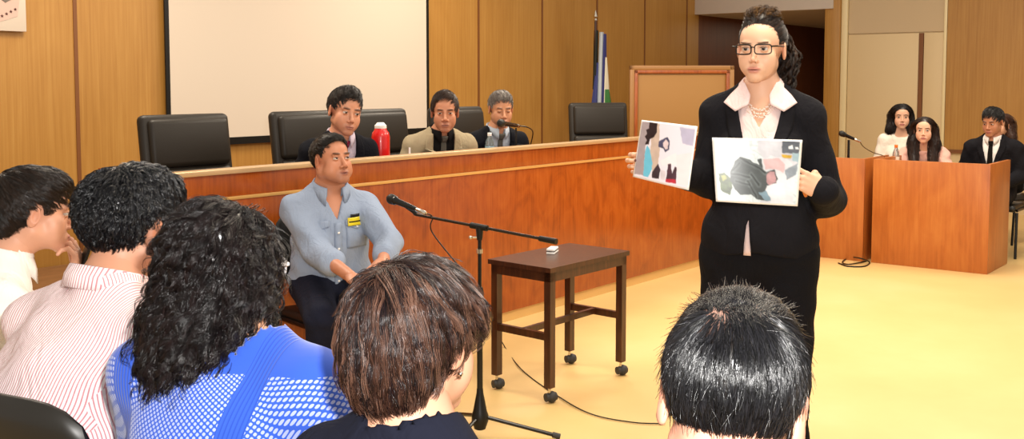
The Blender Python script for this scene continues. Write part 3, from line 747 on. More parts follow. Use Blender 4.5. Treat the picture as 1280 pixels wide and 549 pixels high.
# flag and board behind the bench
t = thing('flag_stand', 'furled blue white and green flag on a pole against the wall', 'flag', (9.95, 6.55, PLAT))
MB().lathe([(.14, 0), (.14, .03), (.03, .06), (.02, .09)], n=24).build('base', M_BLKM, t)
MB().tube([(0, 0, .05), (-.02, 0, 1.98)], .013, 10).build('pole', mat('pole_wood', '#3a1c10', .4), t)
MB().lathe([(.012, 0), (.02, .01), (.012, .03), (.022, .05), (.004, .12)], (-.02, 0, 1.96), 14).build('finial', M_CHROME, t)
def flagpart(name, px0, w0, w1, z0, z1, mt, yo, sd):
    rg = np.random.default_rng(sd); n, m = 30, 16; V = []
    for i in range(n):
        u = i/(n-1); z = z1+(z0-z1)*u; w = w0+(w1-w0)*u
        for j in range(m):
            a = 2*math.pi*j/m; rr = w*(1+.28*math.sin(3*a+sd)+.12*math.sin(7*a+u*3)); V.append((px0[0]+(px0[1]-px0[0])*u+rr*math.cos(a), yo+rr*.55*math.sin(a), z))
    i = np.arange(n*m).reshape(n, m); j = np.roll(i, -1, 1); Q = np.stack([i[:-1], j[:-1], j[1:], i[1:]], -1).reshape(-1, 4)
    return npmesh(name, V, Q, mt, t)
flagpart('flag_cloth', (-.0, -.06), .02, .05, .95, 1.5, mat('flag_navy', '#343a74', .7), -.02, 1)
flagpart('flag_cloth', (-.0, -.02), .03, .035, 1.2, 1.86, mat('flag_dark', '#15180f', .7), .0, 2)
flagpart('flag_cloth', (.03, .0), .03, .045, .95, 1.84, mat('flag_pale', '#b8c2c8', .7), -.05, 2)
flagpart('flag_cloth', (.075, .05), .024, .045, .95, 1.82, mat('flag_blue', '#2e3070', .7), -.06, 3)
flagpart('flag_cloth', (.09, .10), .012, .06, .95, 1.56, mat('flag_white', '#e6ddc2', .7), -.07, 4)
flagpart('flag_cloth', (.09, .12), .03, .075, .85, 1.20, mat('flag_green', '#3c7a3a', .7), -.085, 5)
q = dep(852, 130, 11.3); t = thing('notice_board', 'tan notice board with orange wooden frame standing behind the bench', 'notice board', (q[0], q[1], PLAT), math.radians(-50))
w2 = .56; z1 = dep(852, 82, 11.3)[2]-PLAT
MB().box((-w2+.02, .0, .42), (w2-.02, .03, z1-.03), .002).build('panel', mat('board_tan', '#ac7c3e', .6), t)
mb = MB(); mb.box((-w2, -.02, .36), (-w2+.05, .04, z1), .006); mb.box((w2-.05, -.02, .36), (w2, .04, z1), .006); mb.box((-w2, -.02, z1-.05), (w2, .04, z1), .006); mb.box((-w2, -.02, .36), (w2, .04, .42), .006); mb.build('outer_frame', mat('frame_light', '#a8763c', .4), t)
mb = MB(); mb.box((-w2+.05, -.026, .42), (-w2+.085, .02, z1-.05), .004); mb.box((w2-.085, -.026, .42), (w2-.05, .02, z1-.05), .004); mb.box((-w2+.05, -.026, z1-.085), (w2-.05, .02, z1-.05), .004); mb.build('inner_frame', M_FRAME, t)
for s in (-1, 1): MB().box((s*(w2-.04)-.02, -.15, 0), (s*(w2-.04)+.02, .18, .38), .004).build('foot', M_FRAME, t)

def visitor_chair(w, rz, label, ground=0., zb=.86, group='black visitor chairs', curved=False, seat=.46):
    t = thing('visitor_chair', label, 'chair', (w[0], w[1], ground), rz, group)
    MB().box((-.23, -.21, seat-.06), (.23, .23, seat), .025, seat and None, None, 4).build('seat', mat('black_vinyl', '#17140f', .4), t)
    n, m = 14, 9; V = []                                        # curved padded back
    zz0 = zb-.34
    for side in (0, 1):
        for i in range(n):
            for j in range(m):
                u = -1+2*i/(n-1); v = j/(m-1); x = u*.225*(1-.06*(2*v-1)**4); rnd = (abs(u)**5*.045)
                y = -.235-.05*v+.05*u*u+(-.022 if side else .022)*(1-abs(u)**6*.7)*(1-abs(2*v-1)**6*.7); V.append((x, y, zz0+rnd+(.34-2*rnd)*v))
    i = np.arange(n*m).reshape(n, m); o = n*m; Q = [np.stack([i[:-1, :-1], i[1:, :-1], i[1:, 1:], i[:-1, 1:]], -1).reshape(-1, 4)]; Q.append(Q[0][:, ::-1]+o)
    for e in (i[:, 0], i[::-1, -1], i[0, ::-1], i[-1, :]): Q.append(np.stack([e[1:], e[:-1], e[:-1]+o, e[1:]+o], 1))
    npmesh('backrest', V, np.concatenate(Q), mat('black_vinyl', '#17140f', .4), t)
    for s in (-1, 1):
        MB().tube([(s*.24, .21, seat-.06), (s*.245, .24, .0)], .012, 10).build('leg', M_BLKM, t)
        MB().tube([(s*.24, -.20, seat-.05), (s*.245, -.25, .0)], .012, 10).build('leg', M_BLKM, t)
        MB().tube([(s*.24, .21, seat-.045), (s*.24, -.20, seat-.045), (s*.235, -.235, seat+.1), (s*.22, -.25, zz0+.2)], .011, 10).build('side_frame', M_BLKM, t)
    return t

# ------------------------------------------------------------------ clothing and hair recipes
def folds(g, st):
    """soft creases of worn cloth, bumped under the weave"""
    v = g.noise(g.coord((1., 1., .55), rot=(.3, .4, .2)), 11, 3, .5, 1.6); r = g.math('ABSOLUTE', g.math('SUBTRACT', v, .5))
    o = g.n('ShaderNodeBump'); o.inputs['Strength'].default_value = st; o.inputs['Distance'].default_value = .035; g.l(r, o.inputs['Height'])
    fine = g.b.inputs['Normal'].links[0].from_node; g.l(o.outputs[0], fine.inputs['Normal'])
def fabric(name, col, rough=.9, sheen=.0, bumps=220, bs=.15):
    if name in MATS: return MATS[name]
    m = mat(name, col, rough, spec=.12, sheen=sheen); g = G(m); g.bump(g.noise(g.coord(), bumps, 2), bs, .002); folds(g, .38); return m
M_SUIT = fabric('black_suit', '#17161a'); M_SUITN = fabric('dark_suit', '#14151b'); M_BEIGE = fabric('beige_jacket', '#a5967a', bumps=300, bs=.3)
M_SHIRTW = fabric('white_shirt', '#e9e4de'); M_SHIRTP = fabric('pale_pink_shirt', '#e8cfcb'); M_SHIRTL = fabric('lilac_shirt', '#c9bccb'); M_SHIRTG = fabric('grey_blue_shirt', '#a9b3bf')
M_SHIRTB = fabric('light_blue_shirt', '#8f9cb2'); M_SHIRTK = fabric('black_shirt', '#151314'); M_TROU = fabric('black_trousers', '#121114'); M_NAVY = fabric('navy_knit', '#191b28')
M_TIE1 = fabric('burgundy_tie', '#6a1028'); M_TIE2 = fabric('grey_tie', '#56544e'); M_TIEK = fabric('black_tie', '#15120f'); M_JEANS = fabric('dark_jeans', '#1b1d2b')
M_TOPW = fabric('white_top', '#e6dacb'); M_TOPP = fabric('pink_top', '#d9a99a')
g = G(M_TIE1); sx = g.sep(g.coord((1, 1, 1))); st_ = g.math('FRACT', g.math('MULTIPLY', g.math('ADD', sx[0], sx[2]), 45.)); g.base(g.mix(g.math('GREATER_THAN', st_, .7), '#6a1028', '#8c4560'))
M_STRIPE = fabric('striped_shirt', '#efe4e2'); g = G(M_STRIPE)
sx = g.sep(g.coord()); nz = g.noise(g.coord((1, 1, 1)), 3, 2)
tc = g.n('ShaderNodeTexCoord'); nn = g.sep(tc.outputs['Normal']); side_ = g.math('GREATER_THAN', g.math('ABSOLUTE', nn[0]), .72)
body_c = g.math('ADD', sx[0], g.math('MULTIPLY', nz, .02)); side_c = g.math('ADD', sx[1], g.math('MULTIPLY', nz, .02))
crd = g.n('ShaderNodeMix'); g.l(side_, crd.inputs[0]); g.l(body_c, crd.inputs[2]); g.l(side_c, crd.inputs[3])
fr = g.math('FRACT', g.math('MULTIPLY', crd.outputs[0], 148.)); g.base(g.mix(g.math('LESS_THAN', fr, .34), '#ece4e4', '#c98a91'))
# blue openwork knit: holes between the yarns show the pale lining
M_KNIT = mat('blue_knit', '#2f57c4', .8, spec=.2, sheen=.3); g = G(M_KNIT); sx = g.sep(g.coord())
xc_ = g.math('SUBTRACT', sx[0], .035); yc_ = g.math('ADD', sx[1], .04); rr_ = g.math('SQRT', g.math('ADD', g.math('MULTIPLY', xc_, xc_), g.math('MULTIPLY', yc_, yc_)))
u_ = g.math('MULTIPLY', g.math('ARCTAN2', xc_, g.math('MULTIPLY', yc_, -1.)), 2*math.pi*15); v_ = g.math('MULTIPLY', g.math('SUBTRACT', sx[2], rr_), 2*math.pi*70)
hole = g.math('GREATER_THAN', g.math('ABSOLUTE', g.math('MULTIPLY', g.math('SINE', g.math('MULTIPLY', g.math('ADD', u_, v_), .5)), g.math('SINE', g.math('MULTIPLY', g.math('SUBTRACT', u_, v_), .5)))), .46)
ax = g.math('ABSOLUTE', g.math('ADD', sx[0], -.01)); slant = g.math('ADD', ax, g.math('MULTIPLY', g.math('SUBTRACT', 1.0, sx[2]), .22))
band = g.math('ABSOLUTE', g.math('SUBTRACT', slant, .135)); isband = g.math('LESS_THAN', band, .022)
outer = g.math('GREATER_THAN', slant, .36); top_ = g.math('GREATER_THAN', sx[2], 1.025)
panel = g.math('MULTIPLY', g.math('MULTIPLY', g.math('SUBTRACT', 1., isband), g.math('SUBTRACT', 1., outer)), g.math('SUBTRACT', 1., top_))
rib = g.math('MULTIPLY', isband, g.math('SINE', g.math('MULTIPLY', slant, 900.)))
g.base(g.mix(g.math('MULTIPLY', hole, panel), g.mix(g.math('GREATER_THAN', rib, .6), '#2f57c4', '#2448ae'), '#a3afe0'))
g.bump(g.math('SUBTRACT', g.math('MULTIPLY', rib, .35), g.math('MULTIPLY', hole, panel)), .5, .003)

def tang(v, n): return nrm(v-n*(v*n).sum(1, keepdims=True))
def radial(w, e=(0, 0, 0), s=1.):
    w = A3(w); e = A3(e)
    return lambda p, n: tang(nrm(p-w)*s+e, n)
def neckcut(f, r=.066, up=.0, dz=.02):
    """opens a garment around the neck"""
    c = f.nb
    return lambda p: np.minimum(r-np.sqrt((p[:, 0]-c[0])**2+(p[:, 1]-c[1]-.01)**2), p[:, 2]-(c[2]-dz+up))
def vcut(f, zv, slope=.42, wmax=.075, x0=0.):
    return lambda p: np.minimum(np.minimum((p[:, 2]-zv)*slope, wmax)-np.abs(p[:, 0]-x0), p[:, 1]-f.nb[1]+.005)
def seat_legs(f, kf=.42, spread=.1, mt=None, shoe=True, kz=.50, ankle=.09):
    h = f.hip
    for s in (-1, 1):
        k = A3((s*(spread+.03), h[1]+kf, kz)); f.legs.append((A3((s*.09, h[1]+.02, h[2]-.02)), k, A3((s*(spread+.03), h[1]+kf-.02, ankle))))
def stand_legs(f):
    for s in (-1, 1): f.legs.append((A3((s*.09, f.hip[1], f.hip[2]-.03)), A3((s*.095, .02, .50)), A3((s*.09, -.03, .12))))
def trousers(f, mt, off=.012, name='trousers', r=(.085, .062, .055, .045), h=.012):
    P = [El(f.hip+f.up*.0, (.165*f.b, .125*f.b, .12), .05)]+f.legp(r); zt = f.hip[2]+.07
    f.cloth(name, P, off, mt, cut=lambda p: np.maximum(p[:, 2]-zt, .07-p[:, 2]), wr=(.004, 45), h=h)
def shoes(f, mt=None, heel=0.):
    for hp_, kn, an in f.legs:
        x, y = an[0], an[1]; P = [Cp((x, y-.03, .045+heel), (x, y+.15, .03), .042, .033, .03, flat=.8, side=(0, 0, 1)), Cp((x, y-.02, .05+heel), (x, y-.01, .12), .045, .042, .03)]
        fn = lambda p: np.maximum(fold(P, p), .004-p[:, 2]); lo, hi = bounds(P, .02); V, Q = surf(fn, lo, hi, .01); npmesh('shoe', V, Q, mt or M_BLK, f.root)
def tie(f, fs, z0, z1, mt, x0=0., w=.038, lean=0.):
    f.ribs('tie', mt, [ribbon(fs, [(x0-.016, z0), (x0-w*.55+lean*.3, z0-.12), (x0-w+lean, z1)], [(x0+.016, z0), (x0+w*.55+lean*.3, z0-.12), (x0+w+lean, z1)], 18, 5, .003, .005), ribbon(fs, [(x0-.022, z0+.03), (x0-.014, z0-.008)], [(x0+.022, z0+.03), (x0+.014, z0-.008)], 5, 5, .006, .012)])
def lapels(f, fj, zv, ztop, slope, mt, w=.055, wtop=.07, x0=0.):
    P = []
    for s in (-1, 1):
        def X(z): return min((z-zv)*slope, .072)
        zz = [ztop, ztop-.05, ztop-.10, (ztop-.1+zv)/2, zv]
        inner = [(x0+s*X(z), z) for z in zz]
        outer = [(x0+s*(X(zz[0])+.03), zz[0]+.0), (x0+s*(X(zz[1])+w*.9), zz[1]-.005), (x0+s*(X(zz[2])+w*1.0), zz[2]), (x0+s*(X(zz[3])+w*.62), zz[3]), (x0+s*.012, zv-.005)]
        a, b = (inner, outer) if s > 0 else (outer, inner); P.append(ribbon(fj, a, b, 26, 6, .0015, .005))
    f.ribs('lapels', mt, P)
def shirt_collar(f, mt, r=.062, h=.045, name='shirt_collar', **kw):
    V, Q = collar(f.nb+A3((0, .008, .014)), r, h, **kw); o = npmesh(name, V, Q, mt, f.root)
    md = o.modifiers.new('s', 'SOLIDIFY'); md.thickness = .0015; return o
def suit(f, mj, ms, mt, zv, slope=.36, h=.01, wr=.004, tiez=None, sl=(.052, .044, .043, .034), off=.018, hem=None, collar_kw=None):
    T = f.torso(); hemz = hem if hem is not None else f.hip[2]-.05
    nc = neckcut(f); fs = f.cloth('shirt', T, .009, ms, cut=lambda p: np.maximum(nc(p), hemz+.05-p[:, 2]), wr=(.0015, 60), h=h)
    P = f.torso(); nr = getattr(f, 'collr', .062)
    for i in (0, 1):
        if f.arms[i]: P += f.armp(i, .94, sl)
    vc = vcut(f, zv, slope); nc2 = neckcut(f, .07, dz=.01)
    fj = f.cloth('jacket', P, off, mj, cut=lambda p: np.maximum(np.maximum(vc(p), nc2(p)), hemz-p[:, 2]), wr=(wr, 38), h=h)
    if f.arms[0]:
        for i in (0, 1):
            if f.arms[i] is None: continue
            el, wr_ = f.arms[i]; a = el+(wr_-el)*.9; b = el+(wr_-el)*1.0; Pc = [Cp(a, b, .036, .034, .01)]; f.cloth('shirt_cuff', Pc, .001, ms, h=.008)
    lapels(f, fj, zv, f.nb[2]+.01, slope, mj)
    if mt is not None: tie(f, fs, f.nb[2]-.035, (tiez or zv-.1), mt)
    kw = dict(h=.042, flap=.04, gap=16, pt=.03, flare=.012, r=nr); kw.update(collar_kw or {}); shirt_collar(f, ms, **kw)
    return fs, fj
HL = ([-.13, -.07, -.045, -.02, .01, .03, .045, .06, .075, .1], [-.075, -.072, -.06, -.02, -.005, .012, .04, .062, .074, .082])
def short_hair(f, cols, N=5000, L=.035, top=.0, seed=1, w=(.0, -.06, .125), e=(0, .25, 0), curl=0., lift=.25, mt=M_HAIR, rad=.0006, shell=None, pts=HL, h=.004, G_=500, jit=.12, clump=.4, extra=None, shellcol=None, droop=.1, wav=(.0015, 150), K=6, flow=None, shellC=None):
    sh = shell or [El((0, -.018, .033), (.0815, .102, .089)), El((0, .02, .075), (.058, .06, .045+top), .03)]
    ff = hl_cut(*pts); base = lambda p: fold(sh, p)+wrinkle(p, *wav); full = lambda p: np.maximum(base(p), ff(p))
    lo, hi = bounds(sh, .02); V, Q = surf(full, lo, hi, h); out = [(f.hg.wor(V), Q, np.tile(A3(lin(shellcol or cols[0])), (len(V), 1)) if shellC is None else shellC(V))]
    keep = lambda p: (np.abs(base(p)) < .004) & (ff(p) < .004)
    for kk in ([dict(N=N, G_=G_, L=L, K=K, Lf=(lambda p: np.clip(.3+(p[:, 2]-.01)/.06, .3, 1)*(np.abs(p[:, 0]) > .05)*(p[:, 1] > -.045)+1.*~((np.abs(p[:, 0]) > .05)*(p[:, 1] > -.045))), rad=rad, lift=lift, droop=droop, curl=curl, freq=1.1, clump=clump, jit=jit, cols=cols, seed=seed, flow=flow or radial(w, e))]+(extra or [])):
        kk = dict(kk); kk.setdefault('keep', keep); fl = kk.pop('flow'); N_ = kk.pop('N'); v, q, c = hair(base, V, fl, N_, kk.pop('G_'), kk.pop('L'), kk.pop('K'), kk.pop('rad'), **kk); out.append((f.hg.wor(v), q, c))
    V, Q, C = joinm(out); return npmesh('hair', V, Q, mt, f.root, C)
def chair_for(f, label, ground=0., zb=.88, rz=None, dy=0.):
    w = f.R@A3((0, f.hip[1]+dy, 0))+f.o
    return visitor_chair(w, f.rz if rz is None else rz, label, ground, zb)

# ------------------------------------------------------------------ the witness
f = Fig('seated heavyset man in light blue work shirt with yellow badge on a black chair', 414, 200, 4.95, 25, hy=20, hp=9, hs=1.0, skin='#bd8062', sh=.165, bulk=1.1, hip=None, neckr=.064, nb=(0, -.035, -.155))
f.hip = f.Lw((3.47, 3.70, .58)); f.hip[0] = 0; f.up = nrm(f.nb-f.hip)
f.arms = [(f.L(486, 303, 4.86), f.L(478, 328, 4.60)), (f.L(397, 316, 4.82), f.L(440, 347, 4.50))]
seat_legs(f, .40, .12, kz=.49)
f.head(lip='#9a5a50', brow='#14100c', stub='#6a4438', fat=.008, nose=1.15)
f.hands = [(basis(f.arms[i][1]-f.arms[i][0]+A3((0, .02, 0)), (0, .2, 1)), f.arms[i][1], hand_prims((25, 35, 25), mir=(1, -1)[i]*-1), 1.) for i in (0, 1)]
f.body(hh=.003)
f.eyes((.0, 1, .15))
trousers(f, M_JEANS); shoes(f)
P = f.torso()+f.armp(0, .62, (.058, .052, .050, .042))+f.armp(1, .42, (.058, .052, .052, .047))
nc = neckcut(f, .07, dz=.02); vc = vcut(f, f.nb[2]-.12, .38, .05)
fs = f.cloth('shirt', P, .012, M_SHIRTB, cut=lambda p: np.maximum(np.maximum(nc(p), vc(p)), f.hip[2]-.1-p[:, 2]), wr=(.006, 30), h=.008)
farm = fs; PT = f.torso(); fs = lambda p: fold(PT, p)-.012+wrinkle(p, .006, 30)
shirt_collar(f, M_SHIRTB, r=.074, h=.045, gap=26, pt=.035, flap=.045, flare=.02)
z = f.nb[2]
f.ribs('button_placket', M_SHIRTB, [ribbon(fs, [(-.018, z-.13), (-.018, z-.45)], [(.018, z-.13), (.018, z-.45)], 24, 3, .001, .003)])
for s in (-1, 1):
    x = s*.095
    f.ribs('chest_pocket', M_SHIRTB, [ribbon(fs, [(x-.055, z-.135), (x-.055, z-.25)], [(x+.055, z-.135), (x+.055, z-.25)], 12, 6, .001, .003), ribbon(fs, [(x-.058, z-.12), (x-.058, z-.145), (x-.002, z-.165)], [(x+.058, z-.12), (x+.058, z-.145), (x+.002, z-.165)], 10, 6, .004, .003)])
    f.ribs('button', M_WHITE, [ribbon(fs, [(x-.005, z-.148), (x-.005, z-.158)], [(x+.005, z-.148), (x+.005, z-.158)], 4, 4, .008, .002)])
for k in range(4): f.ribs('button', M_WHITE, [ribbon(fs, [(-.005, z-.17-.075*k), (-.005, z-.18-.075*k)], [(.005, z-.17-.075*k), (.005, z-.18-.075*k)], 4, 4, .005, .002)])
bd = f.ribs('name_badge', mat('badge_yellow', '#e0c81a', .4), [ribbon(fs, [(-.135, z-.110), (-.135, z-.150)], [(-.045, z-.110), (-.045, z-.150)], 6, 6, .010, .004)])
f.ribs('badge_band', M_BLK, [ribbon(fs, [(-.130, z-.127), (-.130, z-.133)], [(-.050, z-.127), (-.050, z-.133)], 4, 6, .0145, .001), ribbon(fs, [(-.125, z-.096), (-.125, z-.109)], [(-.06, z-.096), (-.06, z-.109)], 4, 6, .010, .003)], bd)
short_hair(f, ('#120d0a', '#1b1410', '#241a14'), 5000, .022, e=(0, .5, .1), w=(0, -.08, .11), rad=.0007, lift=.3, pts=([-.13, -.07, -.045, -.02, .01, .03, .045, .06, .075, .1], [-.06, -.06, -.05, -.02, -.0, .02, .055, .072, .09, .11]), K=5)
visitor_chair((3.41, 3.68), math.radians(217.9+40-90), 'black chair the witness sits on in front of the bench', zb=.90)

# ------------------------------------------------------------------ judges
def judge(label, px, py, D, al, hy, hp, hr, hs, skin, mj, ms, mt, zvd, hair_fn, nb=(0, -.07, -.165), hipy=-.36, el=.2, **kw):
    f = Fig(label, px, py, D, al, hy=hy, hp=hp, hr=hr, ground=PLAT, hs=hs, skin=skin, sh=kw.pop('sh', .172), bulk=kw.pop('bulk', 1.05), nb=nb, hip=None)
    f.collr = .070; f.hip = A3((0, hipy, .62)); f.up = nrm(f.nb-f.hip); n = f.nb
    tz = 1.0+.045-PLAT
    f.arms = [(n+A3((-.23, .02, 0))*A3((1, 1, 0)), A3((-.13, .20+el*.0, tz))), (n+A3((.23, .02, 0))*A3((1, 1, 0)), A3((.13, .20, tz)))]
    for i in (0, 1):
        e = f.arms[i][0]; e[2] = tz-.10; e[1] = n[1]-.04
    seat_legs(f, .40, .1, kz=.5)
    f.head(**{k: v for k, v in kw.items()})
    f.hands = [(basis((.9*(1, -1)[i], .6, 0), (0, 0, 1)), f.arms[i][1], hand_prims((20, 30, 20), mir=(-1, 1)[i]*-1*-1), 1.) for i in (0, 1)]
    f.body(hh=.004, hb=.013, hd=.004); f.eyes((0, 1, -.1) if hp > -5 else (0, 1, -.3))
    trousers(f, M_SUITN, h=.016); shoes(f)
    suit(f, mj, ms, mt, f.nb[2]-zvd, h=.011)
    hair_fn(f); return f
judge('judge in dark suit and burgundy tie, head tilted, beside the red thermos', 431, 139, 6.05, 34, -2, -6, -9, 1.13, '#c98f72', M_SUITN, M_SHIRTL, M_TIE1, .30,
      lambda f: short_hair(f, ('#120b08', '#1c110c', '#25170f'), 4500, .04, top=.012, e=(.6, .1, .2), rad=.0009, lift=.25, K=6), stub='#8a5c4c', lip='#a8685c')
judge('judge with receding brown hair in beige jacket leaning on the bench', 556, 140, 6.8, 22, -17, -4, 0, 1.08, '#bb8062', M_BEIGE, M_SHIRTK, M_TIE2, .32,
      lambda f: short_hair(f, ('#24140d', '#342015', '#3e2a1e'), 4500, .05, top=.01, e=(.7, -.1, .2), rad=.0009, lift=.15, pts=([-.13, -.07, -.045, -.02, .01, .03, .045, .06, .075, .1], [-.075, -.072, -.06, -.03, -.02, .01, .06, .088, .105, .12]), K=6), nb=(0, -.09, -.15), sh=.18, stub='#8a5c4c', lip='#9a5e52', nose=1.1)
judge('grey haired judge in dark suit and grey tie behind the microphone, eyes lowered', 626, 136, 7.25, 25, -10, -10, 0, 1.02, '#c08868', M_SUITN, M_SHIRTG, M_TIE2, .32,
      lambda f: short_hair(f, ('#59504a', '#7a706a', '#463d38', '#8d847c'), 4000, .028, e=(0, .5, 0), rad=.0009, lift=.25, K=5), stub='#9a7464', open_eye=.006, brow='#4a3c34')

# ------------------------------------------------------------------ the standing woman
f = Fig('standing woman in black suit and dark glasses holding up two photographs', 952, 61.5, 3.67, -17, hy=-12, hp=-1, hs=1.0, skin='#dcae90', sh=.148, fem=True, bulk=.97, nb=(0, -.035, -.16), neckr=.047)
f.hip = A3((0, -.03, .93)); f.up = nrm(f.nb-f.hip)
f.arms = [(f.L(1035, 250, 3.70), f.L(1028, 238, 3.47)), (f.L(884, 226, 3.80), f.L(822, 206, 3.63))]
stand_legs(f)
f.head(lip='#bf7468', brow='#140c09', nose=.92)
nail = lin('#4a0f1e'); W_ = f.R.T
x1 = W_@(nrm(-RT*.9+UP*.42-FW*.15)); z1_ = W_@(-FW+RT*.15); x2 = W_@(nrm(-RT*1.+UP*.05-FW*.05)); z2_ = W_@(FW)
f.hands = [(basis(x1, z1_), f.arms[0][1]+x1*.0, hand_prims(mir=-1, nail=nail, curls=[(12, 12, 8), (14, 16, 10), (18, 22, 14), (24, 30, 18)], thumb=(-.8, .4)), .93),
           (basis(x2, z2_), f.arms[1][1]+x2*.0, hand_prims(mir=1, nail=nail, curls=[(30, 75, 55), (28, 78, 55), (28, 78, 55), (30, 75, 55)], thumb=(-.6, .2)), .93)]
f.body(hh=.0026, hb=.01, hd=.0022); f.eyes((-.05, 1, 0))
# trousers
P = [El(f.hip+A3((0, -.01, 0)), (.185, .13, .14), .05)]+f.legp((.105, .08, .075, .085))
f.cloth('trousers', P, .012, M_TROU, cut=lambda p: np.maximum(p[:, 2]-f.hip[2]-.12, .06-p[:, 2]), wr=(.004, 30), h=.012); shoes(f, heel=.05)
nbz = f.nb[2]; T = f.torso()
nc = neckcut(f, .060, dz=.03); vs = vcut(f, nbz-.11, .5, .055)
fs = f.cloth('shirt', T, .008, M_SHIRTP, cut=lambda p: np.maximum(np.maximum(nc(p), vs(p)), f.hip[2]-.04-p[:, 2]), wr=(.0015, 50), h=.007)
P = f.torso()+f.armp(0, .95, (.048, .042, .042, .034))+f.armp(1, .95, (.048, .043, .043, .034))+[El(f.hip+A3((0, 0, .05)), (.175, .13, .10), .08)]
zv = nbz-.36; vc = vcut(f, zv, .24, .075); nc2 = neckcut(f, .075, dz=.01)
def lowv(p): return np.minimum((1.08-p[:, 2])*.10-np.abs(p[:, 0]-.03), p[:, 1]-f.nb[1])
fj = f.cloth('blazer', P, .016, M_SUIT, cut=lambda p: np.maximum(np.maximum(np.maximum(vc(p), nc2(p)), lowv(p)), f.hip[2]+.01-p[:, 2]-.03*np.abs(p[:, 0])/.2), wr=(.0035, 26), h=.0075)
lapels(f, fj, zv, nbz-.0, .24, M_SUIT, w=.05)
f.ribs('shirt_tail', M_SHIRTP, [ribbon(fs, [(.026, f.hip[2]+.16), (.018, f.hip[2]+.0)], [(.034, f.hip[2]+.16), (.042, f.hip[2]+.0)], 10, 4, .006, .003)])
def wingcollar(sd):
    # wide shirt collar lying over the blazer
    a = [(sd*.048, nbz+.04), (sd*.030, nbz-.0), (sd*.034, nbz-.035), (sd*.078, nbz-.058)]
    b = [(sd*.058, nbz+.045), (sd*.075, nbz+.022), (sd*.10, nbz-.002), (sd*.122, nbz-.028)]
    return ribbon(fj, a if sd > 0 else b, b if sd > 0 else a, 18, 7, .010, .004)
PT = f.torso(); fj0 = fj; fj = lambda p: fold(PT, p)-.017
for sd in (-1, 1): f.ribs('collar_wing', M_SHIRTP, [wingcollar(sd)])
shirt_collar(f, M_SHIRTP, r=.060, h=.05, gap=52, pt=.0, flap=.035, flare=.022, name='collar_stand')
for i in (0, 1):
    el, w_ = f.arms[i]; d = w_-el; f.cloth('shirt_cuff', [Cp(el+d*.88, el+d*.96, .034, .030, .01)], .002, M_SHIRTW, h=.005)
# necklace
mb = MB(); rg = random.Random(4)
for st in range(3):
    for k in range(34):
        a = -1.25+2.5*k/33; r0 = .056+.006*st; x = r0*math.sin(a)*1.0; zz = nbz+.035-.085*math.cos(a)**1-.012*st*math.cos(a)
        q = A3((x, .5, zz))
        g0 = lambda p: np.minimum(f.bodyf(p), fs(p)+.004)
        pp = q[None]
        for _ in range(40): pp = pp+A3((0, -1, 0))*np.clip(g0(pp)*.8, -.02, .1)[:, None]
        mb.sphere(tuple(pp[0]+A3((rg.uniform(-.002, .002), .004, rg.uniform(-.003, .003)))), .0034, 8)
nk = mb.build('necklace', mat('pearl', '#e8d3c6', .2), f.root); nk['kind'] = 'stuff'
# ring
ix = f.hands[0]; rp = ix[1]+ix[0]@A3((.098, -.0+.009, .002))*.93; rx = ix[0][:, 0]
MB().lathe([(.0098, 0), (.0105, .001), (.0105, .004), (.0098, .005)], rp, 16, tuple(rx)).build('ring', M_CHROME, f.root)
# glasses
mb = MB(); gl = []
for s in (-1, 1):
    pts = []
    for k in range(25):
        a = 2*math.pi*k/24; c_, s_ = math.cos(a), math.sin(a); e = .45
        px_ = abs(c_)**e*(1 if c_ > 0 else -1)*.0275; pz_ = abs(s_)**e*(1 if s_ > 0 else -1)*.0165
        x = s*.0335+px_; pts.append(tuple(f.hg.wor((x, .1065-.35*abs(x)**2*8, pz_+.0005-.002))))
    mb.tube(pts, .0022, 8, False)
    mb.tube([f.hg.wor((s*.0605, .0985, .008)), f.hg.wor((s*.077, .085, .009)), f.hg.wor((s*.0815, .0, .008))], [.0026, .0024, .0016], 8)
mb.tube([f.hg.wor((-.008, .1075, .004)), f.hg.wor((0, .110, .006)), f.hg.wor((.008, .1075, .004))], .0018, 8)
mb.build('glasses', M_BLK, f.root)
# hair: swept back with a raised crown, dark curly tail falling behind her left shoulder
cols = ('#150c08', '#20130c', '#2c1b10', '#3a2413')
sh = [El((0, -.02, .034), (.0795, .098, .088)), El((0, -.01, .098), (.05, .06, .04), .03)]
gold = ('#4a3216', '#6a4a20', '#2c1b10')
tail = [Cp((-.02, -.10, .06), (-.062, -.095, -.03), .03, .03, .03), Cp((-.062, -.095, -.03), (-.075, -.055, -.17), .030, .016, .03)]
pts = ([-.13, -.07, -.045, -.02, .01, .03, .045, .06, .075, .1], [-.05, -.05, -.03, .0, .012, .016, .034, .060, .077, .085])
ff = hl_cut(*pts); base = lambda p: fold(sh, p)+wrinkle(p, .001, 150); full = lambda p: np.minimum(np.maximum(base(p), ff(p)), fold(tail, p)+.012)
lo, hi = bounds(sh+tail, .02); V, Q = surf(full, lo, hi, .0035); out = [(f.hg.wor(V), Q, np.tile(A3(lin('#0f0906')), (len(V), 1)))]
k1 = lambda p: (np.abs(base(p)) < .004) & (ff(p) < .003); fb = lambda p, n: tang(nrm(A3((-.0, -.12, .07))-p), n)
